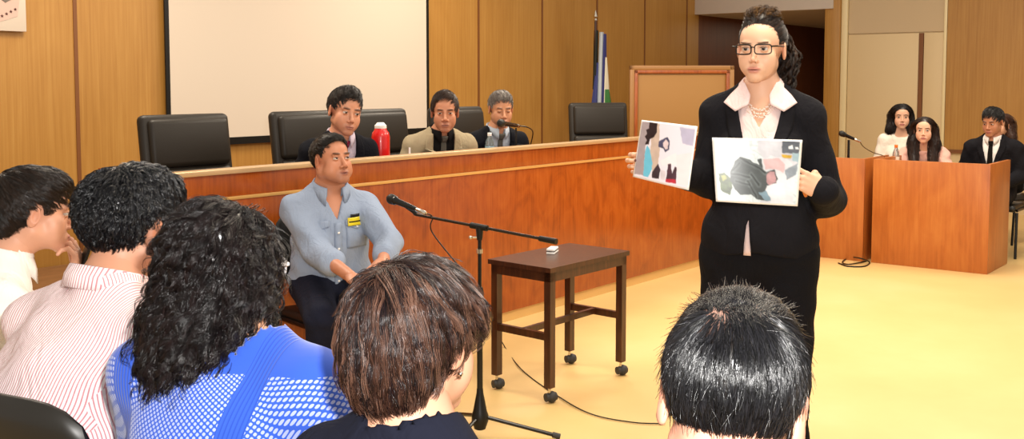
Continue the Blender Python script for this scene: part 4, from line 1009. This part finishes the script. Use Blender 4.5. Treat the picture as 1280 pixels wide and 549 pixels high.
for fld, kp, fl_, N_, G0, L_, kw in ((base, k1, fb, 6000, 700, .09, dict(lift=.02, clump=.3, cols=cols, seed=2, jit=.05)),
        (base, lambda p: k1(p) & (p[:, 2] > .105), fb, 900, 200, .05, dict(lift=.5, clump=.3, curl=.006, cols=gold, seed=3)),
        (lambda p: fold(tail, p), lambda p: fold(tail, p) < .0, lambda p, n: tang(np.tile(A3((-.1, .0, -1.)), (len(p), 1)), n), 3600, 160, .13, dict(lift=.05, clump=.75, curl=.011, freq=.85, cols=cols, seed=5, jit=.25))):
    vv = V if kp is k1 or fld is base else V
    v, q, c = hair(fld, vv, fl_, N_, G0, L_, 14, .0006, keep=kp, **kw); out.append((f.hg.wor(v), q, c))
V, Q, C = joinm(out); npmesh('hair', V, Q, M_HAIR, f.root, C)
SW = f

# the two photographs she holds
def sheet(label, c4, paint, nx=170, ny=120):
    """c4 world corners tl,tr,br,bl ; paint(u,v)->colour, v down"""
    c4 = [A3(c) for c in c4]; o = (c4[0]+c4[1]+c4[2]+c4[3])/4
    def grid(nx, ny, m0=0., m1=1., off=0.):
        u, v = np.meshgrid(np.linspace(m0, m1, nx), np.linspace(m0*1.0, m1, ny)); u = u.ravel(); v = v.ravel()
        P = (c4[0]*((1-u)*(1-v))[:, None]+c4[1]*(u*(1-v))[:, None]+c4[2]*(u*v)[:, None]+c4[3]*((1-u)*v)[:, None]); n = nrm(np.cross(c4[1]-c4[0], c4[3]-c4[0]))
        if n@FW > 0: n = -n
        P = P+n*(.010*np.sin(u*3.1)[:, None]+off); i = np.arange(nx*ny).reshape(ny, nx); return P-o, np.stack([i[:-1, :-1], i[:-1, 1:], i[1:, 1:], i[1:, :-1]], -1).reshape(-1, 4), u, v
    t = thing('photograph', label, 'photograph', tuple(o), 0, 'photographs in her hands')
    P, Q, u, v = grid(24, 18); s_ = npmesh('paper', P, Q, M_WHITE, t); md = s_.modifiers.new('s', 'SOLIDIFY'); md.thickness = .0008; md.offset = 0
    P, Q, u, v = grid(nx, ny, .025, .975, .0012); u, v = (u-.025)/.95, (v-.025)/.95; C = sum(paint(u+a*.006, v+b*.008) for a, b in ((0, 0), (1, 0), (-1, 0), (0, 1), (0, -1), (.7, .7), (-.7, -.7)))/7; npmesh('printed_image', P, Q, mat('photo_print', '#ffffff', .28, vcol=True), t, C)
def inpoly(u, v, P):
    r = np.zeros(len(u), bool); n = len(P)
    for i in range(n):
        (x1, y1), (x2, y2) = P[i], P[(i+1) % n]
        if y1 == y2: continue
        c = ((y1 > v) != (y2 > v)) & (u < (x2-x1)*(v-y1)/(y2-y1)+x1); r ^= c
    return r
def fnoise(u, v, s, sd=0):
    rg = np.random.default_rng(sd); r = 0
    for k in range(7):
        a, b, c = rg.normal(0, s, 2).tolist()+[rg.uniform(0, 6.3)]; r = r+np.sin(a*u+b*v+c+1.5*np.sin(b*u*.7-a*v*.6+c*2))
    return r/5
def Z4(x, y): return ((x-478)/(908-478)+.0*(y), (y-(172+(x-478)*.02))/(470-172+(x-478)*.06))
def paint2(u, v):
    u, v = u+.010*fnoise(u, v, 26, 8), v+.012*fnoise(u, v, 26, 9); C = np.tile(A3(lin('#d3e0e6')), (len(u), 1)); n1 = fnoise(u, v, 9, 1)[:, None]; n2 = fnoise(u, v, 30, 2)[:, None]
    C = C*(1+.12*n1); C = C*(1-.22*np.exp(-(fnoise(u, v, 14, 4)/.05)**2)-.12*np.exp(-(fnoise(u, v, 24, 6)/.07)**2))[:, None]
    def fill(P, col, k=0., nz=0.):
        m = inpoly(u, v, [Z4(*p) for p in P]); C[m] = A3(lin(col))*(1+k*n2[m]+nz*n1[m])
    fill([(700, 172), (908, 172), (900, 300), (860, 340), (760, 300), (690, 230)], '#c9ccd6', .1, .2)
    fill([(690, 300), (760, 250), (850, 270), (895, 320), (890, 500), (700, 500), (740, 420)], '#d6dae2', .08, .25)
    fill([(818, 178), (908, 182), (905, 245), (820, 240)], '#5c626c', .25)
    fill([(848, 205), (870, 200), (872, 216), (850, 220)], '#dfe6ea'); fill([(884, 206), (900, 206), (900, 222), (882, 220)], '#dfe6ea')
    fill([(815, 246), (868, 252), (866, 268), (818, 262)], '#c9a53a', .2); fill([(872, 240), (908, 240), (905, 290), (874, 280)], '#9fb9c4', .1)
    fill([(720, 270), (800, 262), (840, 300), (830, 345), (790, 320), (735, 320)], '#d9b9bd', .1, .2)
    fill([(835, 330), (905, 290), (900, 350), (850, 380)], '#8f9aa6', .2)
    fill([(488, 340), (520, 335), (556, 370), (560, 410), (545, 450), (520, 440), (495, 420)], '#4d5c3c', .7)
    fill([(500, 350), (520, 345), (530, 365), (510, 380)], '#9aa04e', .4)
    fill([(550, 335), (575, 280), (602, 255), (660, 278), (700, 300), (690, 270), (712, 265), (722, 318), (742, 334), (785, 320), (800, 372), (795, 392), (745, 405), (735, 430), (765, 480), (740, 482), (690, 470), (660, 448), (600, 445), (570, 415), (550, 375)], '#4a5254', .12, .32)
    for a, b in (((602, 262), (735, 338)), ((560, 340), (650, 360)), ((600, 290), (560, 330)), ((640, 380), (690, 460)), ((580, 380), (650, 400)), ((660, 345), (700, 400))):
        (x1, y1), (x2, y2) = Z4(*a), Z4(*b); L2 = (x2-x1)**2+(y2-y1)**2; tt = np.clip(((u-x1)*(x2-x1)+(v-y1)*(y2-y1))/L2, 0, 1); d = np.hypot(u-x1-tt*(x2-x1), (v-y1-tt*(y2-y1))*.7)
        C[:] = C*(1-.65*np.exp(-(d/.008)**2))[:, None]; C[:] = C*(1+.7*np.exp(-((d-.02)/.010)**2)*(C.mean(1) < .2))[:, None]
    fill([(742, 348), (762, 330), (785, 336), (795, 385), (760, 402), (742, 385)], '#b58f94', .2, .2)
    fill([(700, 435), (740, 430), (770, 482), (735, 480)], '#7893a4', .15)
    return np.clip(C, 0, 1)
def Z3(x, y):
    yt = 85+(x-130)*.08; xl = 133-(y-85)*.15; return ((x-xl)/(258), (y-yt)/(290+(x-130)*.10))
def paint1(u, v):
    u, v = u+.010*fnoise(u, v, 24, 8), v+.008*fnoise(u, v, 24, 9); C = np.tile(A3(lin('#e6e0ea')), (len(u), 1)); n2 = fnoise(u, v, 22, 5)[:, None]
    def fill(P, col, k=0.):
        m = inpoly(u, v, [Z3(*p) for p in P]); C[m] = A3(lin(col))*(1+k*n2[m])
    fill([(120, 80), (215, 85), (190, 160), (150, 210), (140, 365), (85, 360)], '#a79a9e', .06)
    fill([(190, 95), (225, 95), (225, 230), (215, 300), (190, 350), (175, 300), (178, 220)], '#c9b3a4', .08)
    fill([(172, 88), (214, 92), (212, 140), (196, 165), (176, 178), (168, 205), (148, 205), (158, 185), (146, 165), (160, 150), (152, 130), (170, 120)], '#2b2026', .25)
    fill([(158, 208), (176, 232), (188, 300), (186, 330), (165, 372), (140, 366), (146, 280), (148, 240)], '#6cc0dc', .05)
    fill([(186, 345), (215, 300), (228, 330), (218, 378), (185, 374)], '#3a2c36', .3)
    m = np.zeros(len(u), bool)
    P = [(218, 190), (236, 176), (262, 162), (273, 180), (270, 225), (250, 244), (240, 222), (220, 215)]; fill(P, '#4b4a66', .35)
    fill([(240, 195), (256, 175), (266, 190), (262, 222), (248, 226)], '#d9c6c8', .1)
    fill([(225, 285), (300, 240), (310, 285), (300, 300), (235, 310)], '#efe6ea', .05); fill([(262, 300), (276, 296), (280, 345), (292, 308), (302, 312), (296, 392), (250, 385)], '#4b2c38', .3)
    fill([(250, 372), (296, 375), (294, 396), (248, 390)], '#b8283a', .2); fill([(228, 330), (250, 335), (246, 380), (226, 376)], '#d6ccd2', .1)
    fill([(320, 108), (392, 118), (375, 200), (330, 190)], '#b9b4cc', .05); fill([(300, 250), (385, 230), (368, 405), (305, 395)], '#e9e0e4', .04)
    return np.clip(C, 0, 1)
sheet('printed photograph of a dark crumpled garment on white in her left hand', (dep(890, 172, 3.42), dep(1003, 175, 3.40), dep(997, 258, 3.40), dep(895, 252, 3.42)), paint2)
sheet('printed photograph showing a dark haired figure and light blue cloth in her right hand', (dep(802, 150, 3.58), dep(872, 158, 3.42), dep(861, 238, 3.42), dep(791, 221, 3.58)), paint1)

# ------------------------------------------------------------------ people at the right desks
M_TROUG = fabric('dark_grey_trousers', '#22212a')
f = Fig('young woman in white top seated behind, left of the girl with long straight hair', 1127, 146, 10.4, -16, hy=0, hs=1.04, skin='#cf9f82', fem=True, sh=.15, bulk=.92, neckr=.047)
f.hip = A3((0, -.1, .56)); f.up = nrm(f.nb-f.hip); n = f.nb
f.arms = [(n+A3((-.21, .0, -.30)), n+A3((-.08, .2, -.36))), (n+A3((.21, .0, -.30)), n+A3((.08, .2, -.36)))]
seat_legs(f, .38, .08); f.head(lip='#a85a54', brow='#1a100c', nose=.9); f.body(hh=.0038, hb=.014, hd=.005); f.eyes()
trousers(f, M_TROUG, h=.016); shoes(f); nc = neckcut(f, .072, dz=.035)
f.cloth('top', f.torso()+f.armp(0, .9)+f.armp(1, .9), .013, M_TOPW, cut=lambda p: np.maximum(nc(p), f.hip[2]-.06-p[:, 2]), wr=(.004, 35), h=.011)
def long_hair(f, cols, drop=.30, side=.075, N=4500, fwd=.03, seed=3, open_=.05, mt=M_HAIR, vol=.0, rad=.0011):
    sh = [El((0, -.02, .033), (.083+vol, .102+vol, .088+vol*.6))]; tl = []
    for s in (-1, 1):
        tl += [Cp((s*.058, -.035, .03), (s*(side+.01), -.03, -.11), .042, .046, .03, flat=.8, side=(0, 1, 0)), Cp((s*(side+.01), -.03, -.11), (s*(side+.0), fwd, -drop), .044, .028, .03, flat=.8, side=(0, 1, 0))]
    tl.append(Cp((0, -.07, .0), (0, -.09, -drop*.9), .075, .07, .04, flat=.55, side=(0, 1, 0)))
    pts = ([-.13, -.07, -.045, -.02, .01, .03, .045, .06, .075, .1], [-.08, -.08, -.07, -.06, -.04, -.01, .03, .055, .072, .082]); ff = hl_cut(*pts, ear=False)
    top = lambda p: fold(sh, p); full = lambda p: smin(np.maximum(top(p), ff(p)), fold(tl, p)+wrinkle(p, .002, 120), .015)
    lo, hi = bounds(sh+tl, .02); V, Q = surf(full, lo, hi, .006); out = [(f.hg.wor(V), Q, np.tile(A3(lin(cols[0])), (len(V), 1)))]
    def fl_(p, n):
        d = np.tile(A3((0, .0, -1.)), (len(p), 1)); d[:, 0] += np.where(p[:, 2] > .06, np.sign(p[:, 0])*1.6, 0); d[:, 1] += np.where(p[:, 2] > .07, -.5, 0); return tang(d, n)
    v, q, c = hair(full, V, fl_, N, 300, .22, 12, rad, lift=.03, clump=.5, curl=.003, cols=cols, seed=seed, jit=.06); out.append((f.hg.wor(v), q, c))
    V, Q, C = joinm(out); return npmesh('hair', V, Q, mt, f.root, C)
long_hair(f, ('#120c0a', '#1d1410', '#261a14'), drop=.26, vol=.006, fwd=-.02)
visitor_chair((f.R@A3((0, f.hip[1], 0))+f.o), f.rz, 'black chair under the young woman in the white top')
f = Fig('young woman in pink top with long straight dark hair leaning forward at the right desk', 1155, 163, 9.35, -24, hy=0, hp=2, hs=1.0, skin='#d6a88a', fem=True, sh=.15, bulk=.92, neckr=.047, nb=(0, -.07, -.15))
f.hip = A3((0, -.32, .56)); f.up = nrm(f.nb-f.hip); n = f.nb
f.arms = [(n+A3((-.22, .10, -.25)), n+A3((-.05, .26, -.22))), (n+A3((.22, .10, -.25)), n+A3((.05, .26, -.22)))]
seat_legs(f, .38, .08); f.head(lip='#b0625a', brow='#241812', nose=.9); f.body(hh=.0038, hb=.014, hd=.005); f.eyes()
trousers(f, M_TROUG, h=.016); shoes(f); nc = neckcut(f, .072, dz=.035)
f.cloth('top', f.torso()+f.armp(0, .9)+f.armp(1, .9), .013, M_TOPP, cut=lambda p: np.maximum(nc(p), f.hip[2]-.06-p[:, 2]), wr=(.006, 45), h=.011)
long_hair(f, ('#1e100a', '#2c1a10', '#3a2416'), drop=.34, fwd=.05, seed=8, vol=.003)
visitor_chair((f.R@A3((0, f.hip[1]-.02, 0))+f.o), f.rz, 'black chair under the long haired girl in pink')
f = Fig('young man in black suit and tie looking down beside the right desk', 1241, 152, 9.3, -38, hy=-12, hp=-14, hs=1.02, skin='#b98060', sh=.178, bulk=1.0)
f.hip = A3((0, -.12, .56)); f.up = nrm(f.nb-f.hip); n = f.nb
f.arms = [(n+A3((-.25, -.02, -.30)), n+A3((-.12, .2, -.38))), (n+A3((.25, -.02, -.30)), n+A3((.12, .2, -.38)))]
seat_legs(f, .4, .1); f.head(brow='#120c0a'); f.hands = [(basis((.6*(1, -1)[i], 1, -.1), (0, 0, 1)), f.arms[i][1], hand_prims((25, 35, 25), mir=(-1, 1)[i]), 1.) for i in (0, 1)]
f.body(hh=.0038, hb=.014, hd=.005); f.eyes((0, 1, -.3)); trousers(f, M_SUIT, h=.016); shoes(f)
suit(f, M_SUIT, M_SHIRTW, M_TIEK, n[2]-.30, h=.011, slope=.28)
short_hair(f, ('#0c0908', '#15100d', '#1c1512'), 3500, .04, top=.012, e=(0, .5, .1), rad=.001, lift=.3)
visitor_chair((f.R@A3((0, f.hip[1], 0))+f.o), f.rz, 'black chair under the young man in the black suit')
f = Fig('person with brown ponytail and white top mostly hidden behind the young man in black', 1252, 157, 10.1, -60, hs=.98, skin='#c99676', fem=True, sh=.145, bulk=.9, neckr=.046)
f.hip = A3((0, -.1, .56)); f.up = nrm(f.nb-f.hip); n = f.nb
f.arms = [(n+A3((-.21, .0, -.30)), n+A3((-.08, .2, -.36))), (n+A3((.21, .0, -.30)), n+A3((.08, .2, -.36)))]
seat_legs(f, .38, .08); f.head(); f.body(hh=.006, hb=.014, hd=.005); trousers(f, M_TOPW, h=.016); shoes(f); nc = neckcut(f, .08, dz=.04)
f.cloth('top', f.torso()+f.armp(0, .9)+f.armp(1, .9), .013, M_TOPW, cut=lambda p: np.maximum(nc(p), f.hip[2]-.06-p[:, 2]), wr=(.004, 35), h=.012)
long_hair(f, ('#3a2012', '#4a2c1a'), drop=.2, fwd=-.06, seed=9, N=1500)
visitor_chair((f.R@A3((0, f.hip[1], 0))+f.o), f.rz, 'black chair under the person with the brown ponytail')

# ------------------------------------------------------------------ audience in the foreground
# man in white shirt, at the far left, phone at his mouth
f = Fig('man in white shirt at far left in profile holding a phone to his mouth', 42, 264, 2.9, 119, hy=0, hp=-6, hs=.97, skin='#d09a7e', sh=.175, bulk=1.05, nb=(0, -.09, -.15))
f.hip = A3((0, -.30, .56)); f.up = nrm(f.nb-f.hip); n = f.nb
hw = f.L(92, 330, 2.93)
f.arms = [(n+A3((-.20, .16, -.30)), n+A3((-.10, .30, -.10))), (n+A3((.17, .18, -.26)), hw+A3((0, .01, -.05)))]
seat_legs(f, .4, .1); f.head(brow='#1c120c')
xh = nrm(A3((-.15, .0, 1.0))); f.hands = [(basis(xh, (.25, 1, .2)), f.arms[1][1]+A3((0, 0, .0)), hand_prims(mir=-1, curls=[(20, 40, 30), (25, 50, 35), (30, 55, 40), (38, 60, 40)], thumb=(.0, .6)), 1.0)]
f.body(hh=.003, hb=.012, hd=.0025); f.eyes(); trousers(f, M_JEANS); shoes(f)
nc = neckcut(f, .066, dz=.015); f.cloth('shirt', f.torso()+f.armp(0, .92, (.056, .05, .05, .042))+f.armp(1, .55, (.056, .05, .05, .045)), .016, M_SHIRTW, cut=lambda p: np.maximum(nc(p), f.hip[2]-.08-p[:, 2]), wr=(.007, 26), h=.009)
shirt_collar(f, M_SHIRTW, r=.064, h=.05)
short_hair(f, ('#17100c', '#21170f', '#2b1d13', '#33241a'), 9000, .055, top=.008, e=(0, .75, -.15), w=(0, -.085, .10), rad=.00055, lift=.16, curl=.002, G_=700, pts=([-.13, -.07, -.045, -.02, .01, .03, .045, .06, .075, .1], [-.095, -.09, -.075, -.03, -.01, .0, .035, .050, .064, .08]), shell=[El((0, -.02, .032), (.084, .106, .093)), El((0, .03, .078), (.056, .062, .042), .03), El((0, -.07, -.03), (.06, .045, .06), .03)], K=8)
t = thing('mobile_phone', 'black mobile phone held upright by the man at far left', 'phone', tuple(f.R@(hw+A3((.0, .035, .035)))+f.o), f.rz)
MB().box((-.034, -.004, -.066), (.034, .004, .066), .004, rotm_b := Matrix.Rotation(math.radians(-20), 3, 'X'), (0, 0, 0)).build('case', M_BLK, t)
MB().box((-.031, .0041, -.060), (.031, .0048, .060), 0, Matrix.Rotation(math.radians(-20), 3, 'X'), (0, 0, 0)).build('screen', mat('phone_glass', '#0a0a0d', .1), t)
chair_for(f, 'black chair at the far left holding the man in the white shirt', zb=.84)

# man in striped shirt
f = Fig('man in red and white striped shirt with thick black hair, seen from behind', 168, 283, 2.36, 148, hy=-4, hp=-6, hs=1.07, skin='#cf9577', sh=.20, bulk=1.2, nb=(0, -.085, -.155), neckr=.064)
f.hip = A3((0, -.24, .55)); f.up = nrm(f.nb-f.hip); n = f.nb
f.arms = [(n+A3((-.25, .12, -.30)), n+A3((-.12, .34, -.36))), (n+A3((.25, .12, -.30)), n+A3((.12, .34, -.36)))]
seat_legs(f, .42, .1); f.head(brow='#14100c', stub='#7a5648', fat=.004)
f.hands = [(basis((.6*(1, -1)[i], 1, -.1), (0, 0, 1)), f.arms[i][1], hand_prims((25, 35, 25), mir=(-1, 1)[i]), 1.) for i in (0, 1)]
f.body(hh=.003, hb=.012); f.eyes(); trousers(f, M_JEANS); shoes(f)
nc = neckcut(f, .072, dz=.015); f.cloth('shirt', f.torso()+[El((0, -.21, .72), (.185, .15, .22), .06)]+f.armp(0, .9, (.062, .056, .053, .045))+f.armp(1, .9, (.062, .056, .053, .045)), .018, M_STRIPE, cut=lambda p: np.maximum(nc(p), f.hip[2]-.10-p[:, 2]), wr=(.007, 24), h=.009, ph=1.3)
shirt_collar(f, M_STRIPE, r=.074, h=.062, flap=.05, flare=.016)
cols = ('#0a0a0c', '#101013', '#17171b', '#1e1e22')
short_hair(f, cols, 15000, .045, top=.004, w=(0, -.05, .12), e=(0, .15, -.1), rad=.0005, lift=.38, curl=.004, G_=1500, clump=.6, jit=.3, mt=M_HAIRG, pts=([-.13, -.07, -.045, -.02, .01, .03, .045, .06, .075, .1], [-.075, -.075, -.06, -.015, .0, -.02, .02, .05, .07, .08]), shell=[El((0, -.022, .034), (.0825, .106, .092)), El((0, .03, .075), (.06, .066, .045), .03)], K=8, shellcol='#08080a')
w_ = dep(12, 520, 2.0); dv = f.R@A3((0, .24, 0)); visitor_chair((w_[0]+dv[0], w_[1]+dv[1], 0), f.rz, 'black chair with curved back holding the man in the striped shirt', 0, .95)

# woman in blue openwork sweater
f = Fig('woman in blue openwork knit sweater with long curly black hair and white glasses', 284, 333, 1.96, 160, hy=-18, hp=-4, hs=.93, skin='#c9906f', fem=True, sh=.168, bulk=1.15, nb=(.045, -.05, -.135))
f.hip = A3((.045, -.14, .54)); f.up = nrm(f.nb-f.hip); n = f.nb
f.arms = [(n+A3((-.20, .06, -.30)), n+A3((-.12, .28, -.38))), (n+A3((.30, .10, -.30)), n+A3((.12, .32, -.38)))]
seat_legs(f, .42, .1); f.head(); f.hands = [(basis((.6*(1, -1)[i], 1, -.1), (0, 0, 1)), f.arms[i][1], hand_prims((25, 35, 25), mir=(-1, 1)[i]), .92) for i in (0, 1)]
f.body(hh=.0035, hb=.012); f.eyes(); trousers(f, M_JEANS); shoes(f)
nc = neckcut(f, .09, dz=.03); f.cloth('sweater', f.torso()+f.armp(0, .95, (.064, .056, .053, .045))+f.armp(1, .95, (.066, .058, .053, .045)), .018, M_KNIT, cut=lambda p: np.maximum(nc(p), f.hip[2]-.10-p[:, 2]), wr=(.004, 22), h=.008)
mb = MB(); rw = mat('white_frame', '#e9e6e6', .25)
for s in (-1, 1):
    pts = []
    for k in range(25):
        a = 2*math.pi*k/24; c_, s_ = math.cos(a), math.sin(a); x = s*.033+abs(c_)**.6*(1 if c_ > 0 else -1)*.026; pts.append(tuple(f.hg.wor((x, .108-2.4*x*x, abs(s_)**.6*(1 if s_ > 0 else -1)*.018-.003))))
    mb.tube(pts, .0024, 8, False); mb.tube([f.hg.wor((s*.059, .100, .006)), f.hg.wor((s*.078, .088, .007)), f.hg.wor((s*.080, .06, .008))], [.0045, .0045, .003], 8)
mb.tube([f.hg.wor((-.008, .108, .003)), f.hg.wor((.008, .108, .003))], .002, 8); mb.build('glasses', rw, f.root)
cols = ('#0b0809', '#120c0c', '#1b1213', '#241818')
sh = [El((0, -.02, .035), (.098, .114, .104)), El((0, -.045, -.06), (.11, .082, .12), .05), El((.0, -.07, -.14), (.13, .085, .10), .05), El((.02, -.10, -.21), (.10, .06, .09), .05), El((.075, -.01, -.06), (.04, .06, .10), .04), El((-.085, .0, -.06), (.045, .07, .10), .04)]
ff = lambda p: np.maximum((p[:, 1]-.055)-.25*(p[:, 2]-.04), np.minimum(.075-np.abs(p[:, 0]), p[:, 1]-.025)-.0) if 0 else np.minimum(np.maximum(.06-p[:, 2]*.9, -1)*.8+0*p[:, 0], p[:, 1]-np.interp(np.abs(p[:, 0]), [.06, .09], [.025, .05]))
base = lambda p: fold(sh, p)+wrinkle(p, .005, 70); full = lambda p: np.maximum(base(p)+.010, ff(p))
lo, hi = bounds(sh, .02); V, Q = surf(full, lo, hi, .005); out = [(f.hg.wor(V), Q, np.tile(A3(lin('#060405')), (len(V), 1)))]
kp = lambda p: ff(p) < .002
def fd(p, n):
    d = np.tile(A3((0, -.1, -1.)), (len(p), 1)); t_ = np.clip((p[:, 2]-.03)/.08, 0, 1)[:, None]; return tang(d*(1-t_)+nrm(p-A3((0, .02, .12)))*t_*1.2, n)
for N_, G0, L_, cu, fr, li, sd, K_, hk, rd in ((11000, 900, .12, .006, .5, .03, 3, 14, .6, .00045), (11000, 330, .22, .0095, .50, .05, 4, 36, .25, .00042), (1500, 130, .15, .013, .45, .35, 5, 30, .3, .0004)):
    v, q, c = hair(base, V, fd, N_, G0, L_, K_, rd, lift=li, hugk=hk, clump=.86, curl=cu, freq=fr, cols=cols, seed=sd, jit=.05, keep=kp); out.append((f.hg.wor(v), q, c))
V, Q, C = joinm(out); npmesh('hair', V, Q, M_HAIRG, f.root, C)
chair_for(f, 'black chair under the woman in the blue sweater', zb=.80)

# woman with short brown hair, near centre
f = Fig('woman with short layered brown hair and dark navy top, nearest at centre', 520, 428, 1.58, 150, hy=-1, hp=-6, hr=-6, hs=.97, skin='#d8a184', fem=True, sh=.145, bulk=.98, nb=(.02, -.05, -.132))
f.hip = A3((.03, -.14, .52)); f.up = nrm(f.nb-f.hip); n = f.nb
f.arms = [(n+A3((-.22, .08, -.30)), n+A3((-.12, .28, -.38))), (n+A3((.22, .08, -.30)), n+A3((.12, .28, -.38)))]
seat_legs(f, .42, .1, kz=.46); f.head(brow='#2a1a12'); f.hands = [(basis((.6*(1, -1)[i], 1, -.1), (0, 0, 1)), f.arms[i][1], hand_prims((25, 35, 25), mir=(-1, 1)[i]), .92) for i in (0, 1)]
f.body(hh=.003, hb=.012); f.eyes(); trousers(f, M_JEANS); shoes(f)
nc = neckcut(f, .068, dz=.02); f.cloth('top', f.torso()+f.armp(0, .9)+f.armp(1, .9), .014, M_NAVY, cut=lambda p: np.maximum(nc(p), f.hip[2]-.08-p[:, 2]), wr=(.003, 25), h=.009)
MB().sphere(f.hg.wor((.083, -.004, -.045)), .004, 12).build('earring', M_CHROME, f.root)
cols = ('#140e0e', '#20151a', '#2c1c18', '#3b2620', '#523629', '#1c1518')
sh = [El((0, -.022, .036), (.088, .109, .095)), El((0, -.07, -.03), (.068, .052, .072), .04), El((0, .02, .080), (.058, .062, .042), .03), El((.05, .055, .035), (.034, .036, .036), .03)]
pts = ([-.14, -.09, -.05, -.02, .01, .03, .045, .06, .075, .1], [-.10, -.10, -.085, -.055, -.02, -.015, .0, .03, .05, .08]); ff = hl_cut(*pts, ear=False)
base = lambda p: fold(sh, p)+wrinkle(p, .002, 90); full = lambda p: np.maximum(base(p)+.006, ff(p))
lo, hi = bounds(sh, .02); V, Q = surf(full, lo, hi, .004); out = [(f.hg.wor(V), Q, np.tile(A3(lin('#120c0b')), (len(V), 1)))]
def fw_(p, n):
    w = nrm(p-A3((-.02, -.045, .135))); d = w+A3((.0, .28, -.35)); return tang(d, n)
for N_, G0, L_, cu, li, dr, sd, ct in ((20000, 900, .085, .003, .08, .1, 3, cols), (5500, 350, .12, .006, .16, .0, 4, ('#4a3026', '#6a4a3c', '#7d5c4c', '#2c1c18')), (2500, 350, .05, .004, .5, .2, 5, cols), (1600, 200, .075, .006, .35, -.1, 6, cols)):
    v, q, c = hair(base, V, fw_, N_, G0, L_, 14, .00034, lift=li, clump=.6, curl=cu, freq=.35, cols=ct, seed=sd, jit=.09, keep=lambda p: ff(p) < .003, droop=dr); out.append((f.hg.wor(v), q, c))
V, Q, C = joinm(out); npmesh('hair', V, Q, M_HAIRG, f.root, C)
chair_for(f, 'black chair under the woman with short brown hair', zb=.78)

# nearest man, back of the head
f = Fig('man with short black hair seen from behind at lower right, nearest the camera', 915, 504, 1.22, 166, hy=0, hp=-19, hr=5, hs=1.0, skin='#e0a68c', sh=.18, bulk=1.05, nb=(0, -.075, -.145))
f.hip = A3((0, -.22, .52)); f.up = nrm(f.nb-f.hip); n = f.nb
f.arms = [(n+A3((-.24, .10, -.30)), n+A3((-.12, .30, -.38))), (n+A3((.24, .10, -.30)), n+A3((.12, .30, -.38)))]
seat_legs(f, .42, .1, kz=.46); f.head(brow='#120d0a'); f.hands = [(basis((.6*(1, -1)[i], 1, -.1), (0, 0, 1)), f.arms[i][1], hand_prims((25, 35, 25), mir=(-1, 1)[i]), 1.) for i in (0, 1)]
f.body(hh=.003, hb=.012); f.eyes(); trousers(f, M_JEANS); shoes(f)
nc = neckcut(f, .07, dz=.02); f.cloth('shirt', f.torso()+f.armp(0, .9)+f.armp(1, .9), .016, M_SHIRTK, cut=lambda p: np.maximum(nc(p), f.hip[2]-.08-p[:, 2]), wr=(.004, 25), h=.010)
cols = ('#0b0b0d', '#121214', '#1a1a1e', '#222226')
whs = [A3((.028, -.075, .112)), A3((-.030, -.092, .098))]
def fm(p, n):
    r = 0
    for k_, w in enumerate(whs):
        v = p-w; d = np.linalg.norm(v, axis=1, keepdims=True); sw = np.cross(np.tile(A3((0, -.4, 1)), (len(p), 1)), v)/(d+1e-6)*(.8, -.8)[k_]*np.exp(-d/.03); r = r+(v/(d+.004)+sw)*np.exp(-d/.03)+v*.15/(d+.05)
    far = np.clip((np.minimum(*[np.linalg.norm(p-w, axis=1) for w in whs])-.02)/.05, 0, 1)[:, None]
    return tang(nrm(r)*(1-far*.45)+A3((0, .1, -.9))*far*np.clip((.10-p[:, 2:3])/.08, .0, 1)+A3((0, .6, .1))*far*np.clip((p[:, 2:3]-.08)/.04, 0, 1), n)
short_hair(f, cols, 26000, .027, flow=fm, G_=14000, rad=.00040, lift=.40, clump=.2, jit=.30, mt=M_HAIRG, K=6, shellcol='#4a3a36', droop=.05, shellC=lambda V: (lambda w: A3(lin('#15110f'))*(1-w)+A3(lin('#a88070'))*w)(np.clip(1.15*np.exp(-(np.minimum(*[np.linalg.norm(V-w, axis=1) for w in whs])/.022)**2), 0, 1)[:, None]),
    shell=[El((0, -.018, .033), (.0785, .099, .087)), El((0, .02, .085), (.058, .06, .047), .03)], wav=(.0003, 90),
    pts=([-.13, -.07, -.045, -.02, .01, .03, .045, .06, .075, .1], [-.115, -.105, -.07, -.015, -.005, .0, .035, .06, .074, .082]),
    extra=[dict(N=7000, G_=4000, L=.034, K=7, rad=.0004, lift=.10, droop=.0, fuzz=.05, clump=.3, jit=.2, cols=cols[:2], seed=11, flow=lambda p, n: tang(A3((0, .7, .25))+0*p, n), keep=lambda p: p[:, 2] > .09),
           dict(N=1600, G_=1600, L=.024, K=6, rad=.0004, lift=.9, droop=.0, fuzz=.2, clump=.2, jit=.35, cols=cols[:3], seed=12, flow=fm)])
chair_for(f, 'black chair under the nearest man', zb=.76)
